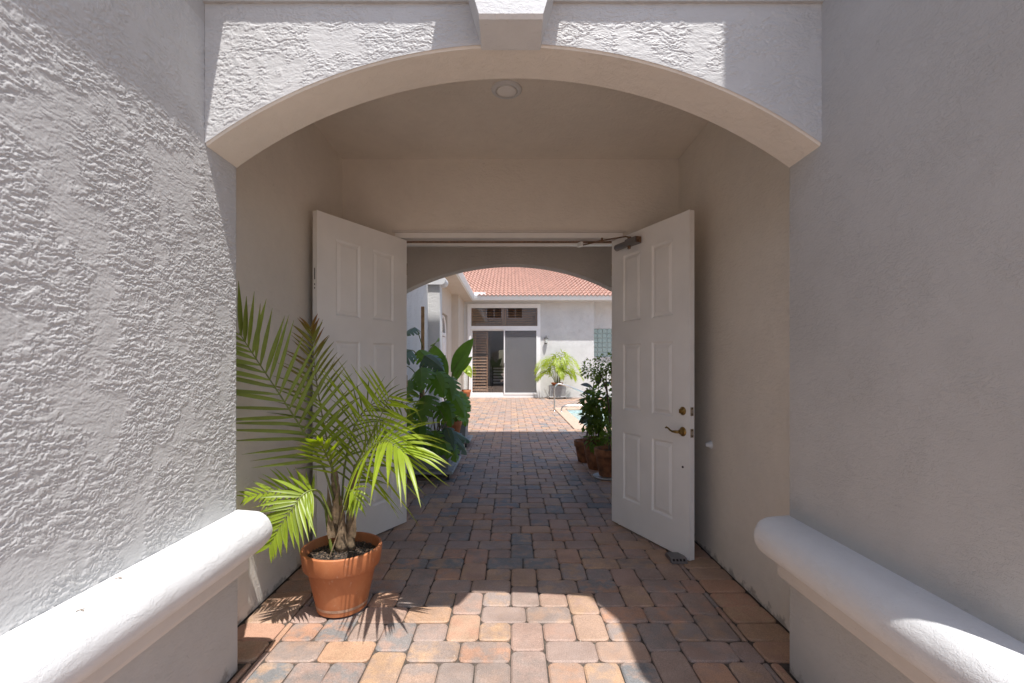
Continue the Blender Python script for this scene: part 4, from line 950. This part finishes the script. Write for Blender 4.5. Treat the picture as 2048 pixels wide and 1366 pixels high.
# clay pot with pale leaves at the far corner
fp = potted('potted_plant', (-1.78, 18.55, .001), .20, .36, 'orange clay pot with pale young leaves beside the sliding door', 'terracotta', True); FPL = (-1.78, 18.55, .001)
m_ = MB(); m_.tube([(-1.70,18.55,.3),(-1.69,18.55,.8),(-1.70,18.55,1.2)], .022, 8); m_.build('stem', M['bark'], fp, FPL)
for (tp, d, L) in [((925,738,18.4),(.9,-.3,-.2),.36), ((930,733,18.4),(.55,-.3,-.7),.46), ((922,735,18.4),(-.6,-.4,-.3),.40), ((918,760,18.4),(-.5,-.5,-.5),.34), ((926,730,18.4),(.2,-.6,-.3),.42)]:
    stalk_leaf(fp, FPL, (-1.70,18.55,1.15), at(*tp), d, (0,-.7,.7), 'heart', L, 'lime_leaf', L*.8, .1, .008)
# pool handrails
def rail(name, pts, label):
    C = spline([Vector(p) for p in pts], 48); root = empty(name, pts[0], label, 'handrail', 'pool handrails')
    b = MB(); b.tube(C, .024, 14); b.build('rail', M['steel'], root, pts[0], smooth=True)
    for e_ in (pts[0],):
        f = MB(); f.lathe([(.055,.001),(.053,.012),(.026,.022)], e_, 20); f.build('base_flange', M['steel'], root, pts[0], smooth=True)
rail('pool_handrail', [(1.27,13.7,0),(1.27,13.7,.35),(1.27,13.7,.66),(1.33,13.7,.77),(1.45,13.7,.79),(1.8,13.7,.68),(2.35,13.7,.44),(2.6,13.7,.20),(2.62,13.7,-.3)], 'tall curved steel handrail rising from the paving at the pool edge')
rail('pool_handrail', [(1.46,13.55,0),(1.47,13.55,.08),(1.53,13.55,.15),(1.66,13.55,.175),(2.0,13.55,.18),(2.5,13.55,.18),(2.62,13.55,.10),(2.64,13.55,-.3)], 'low steel grab rail bent over the pool coping')

# ------------------------------------------------------------------ litter: twigs on the left sill, grit on the pavers
for (y, x, lb) in ((1.42, -1.205, 'tiny dry twig lying on the left sill nearer the vestibule'), (1.235, -1.15, 'tiny forked dry twig on the left sill nearer the viewer')):
    b = MB(); z = .727; z = .7265; b.tube([(x, y, z), (x+.008, y+.005, z+.002), (x+.019, y+.004, z)], .0011, 5); b.tube([(x+.008, y+.005, z+.002), (x+.011, y+.014, z)], .0009, 5)
    tag(b.build('dry_twig', M['fibre']), lb, 'twig', 'dry twigs on the left sill')
gr = MB(); rg = random.Random(31)
for i in range(150):
    x, y = rg.uniform(-1.15, 1.4), 2.0+4.2*rg.random()**1.3; r_ = rg.uniform(.0012, .0035)
    if abs(x) > 1.15 and y > 5: continue
    c = Vector((x, y, .003)); k = [c+Vector((r_*rg.uniform(.6,1.4)*math.cos(a), r_*rg.uniform(.6,1.4)*math.sin(a), 0)) for a in (0, 1.5, 3.1, 4.6)]
    gr.add(k+[c+Vector((0, 0, r_*.8))], [(0,1,4),(1,2,4),(2,3,4),(3,0,4)])
M['grit'] = simple('pale grit', (.50,.45,.38), .9, var=.4, vs=3)
go = gr.build('grit', M['grit']); tag(go, 'scattered pale grit and crumbs on the pavers', 'grit', kind='stuff')
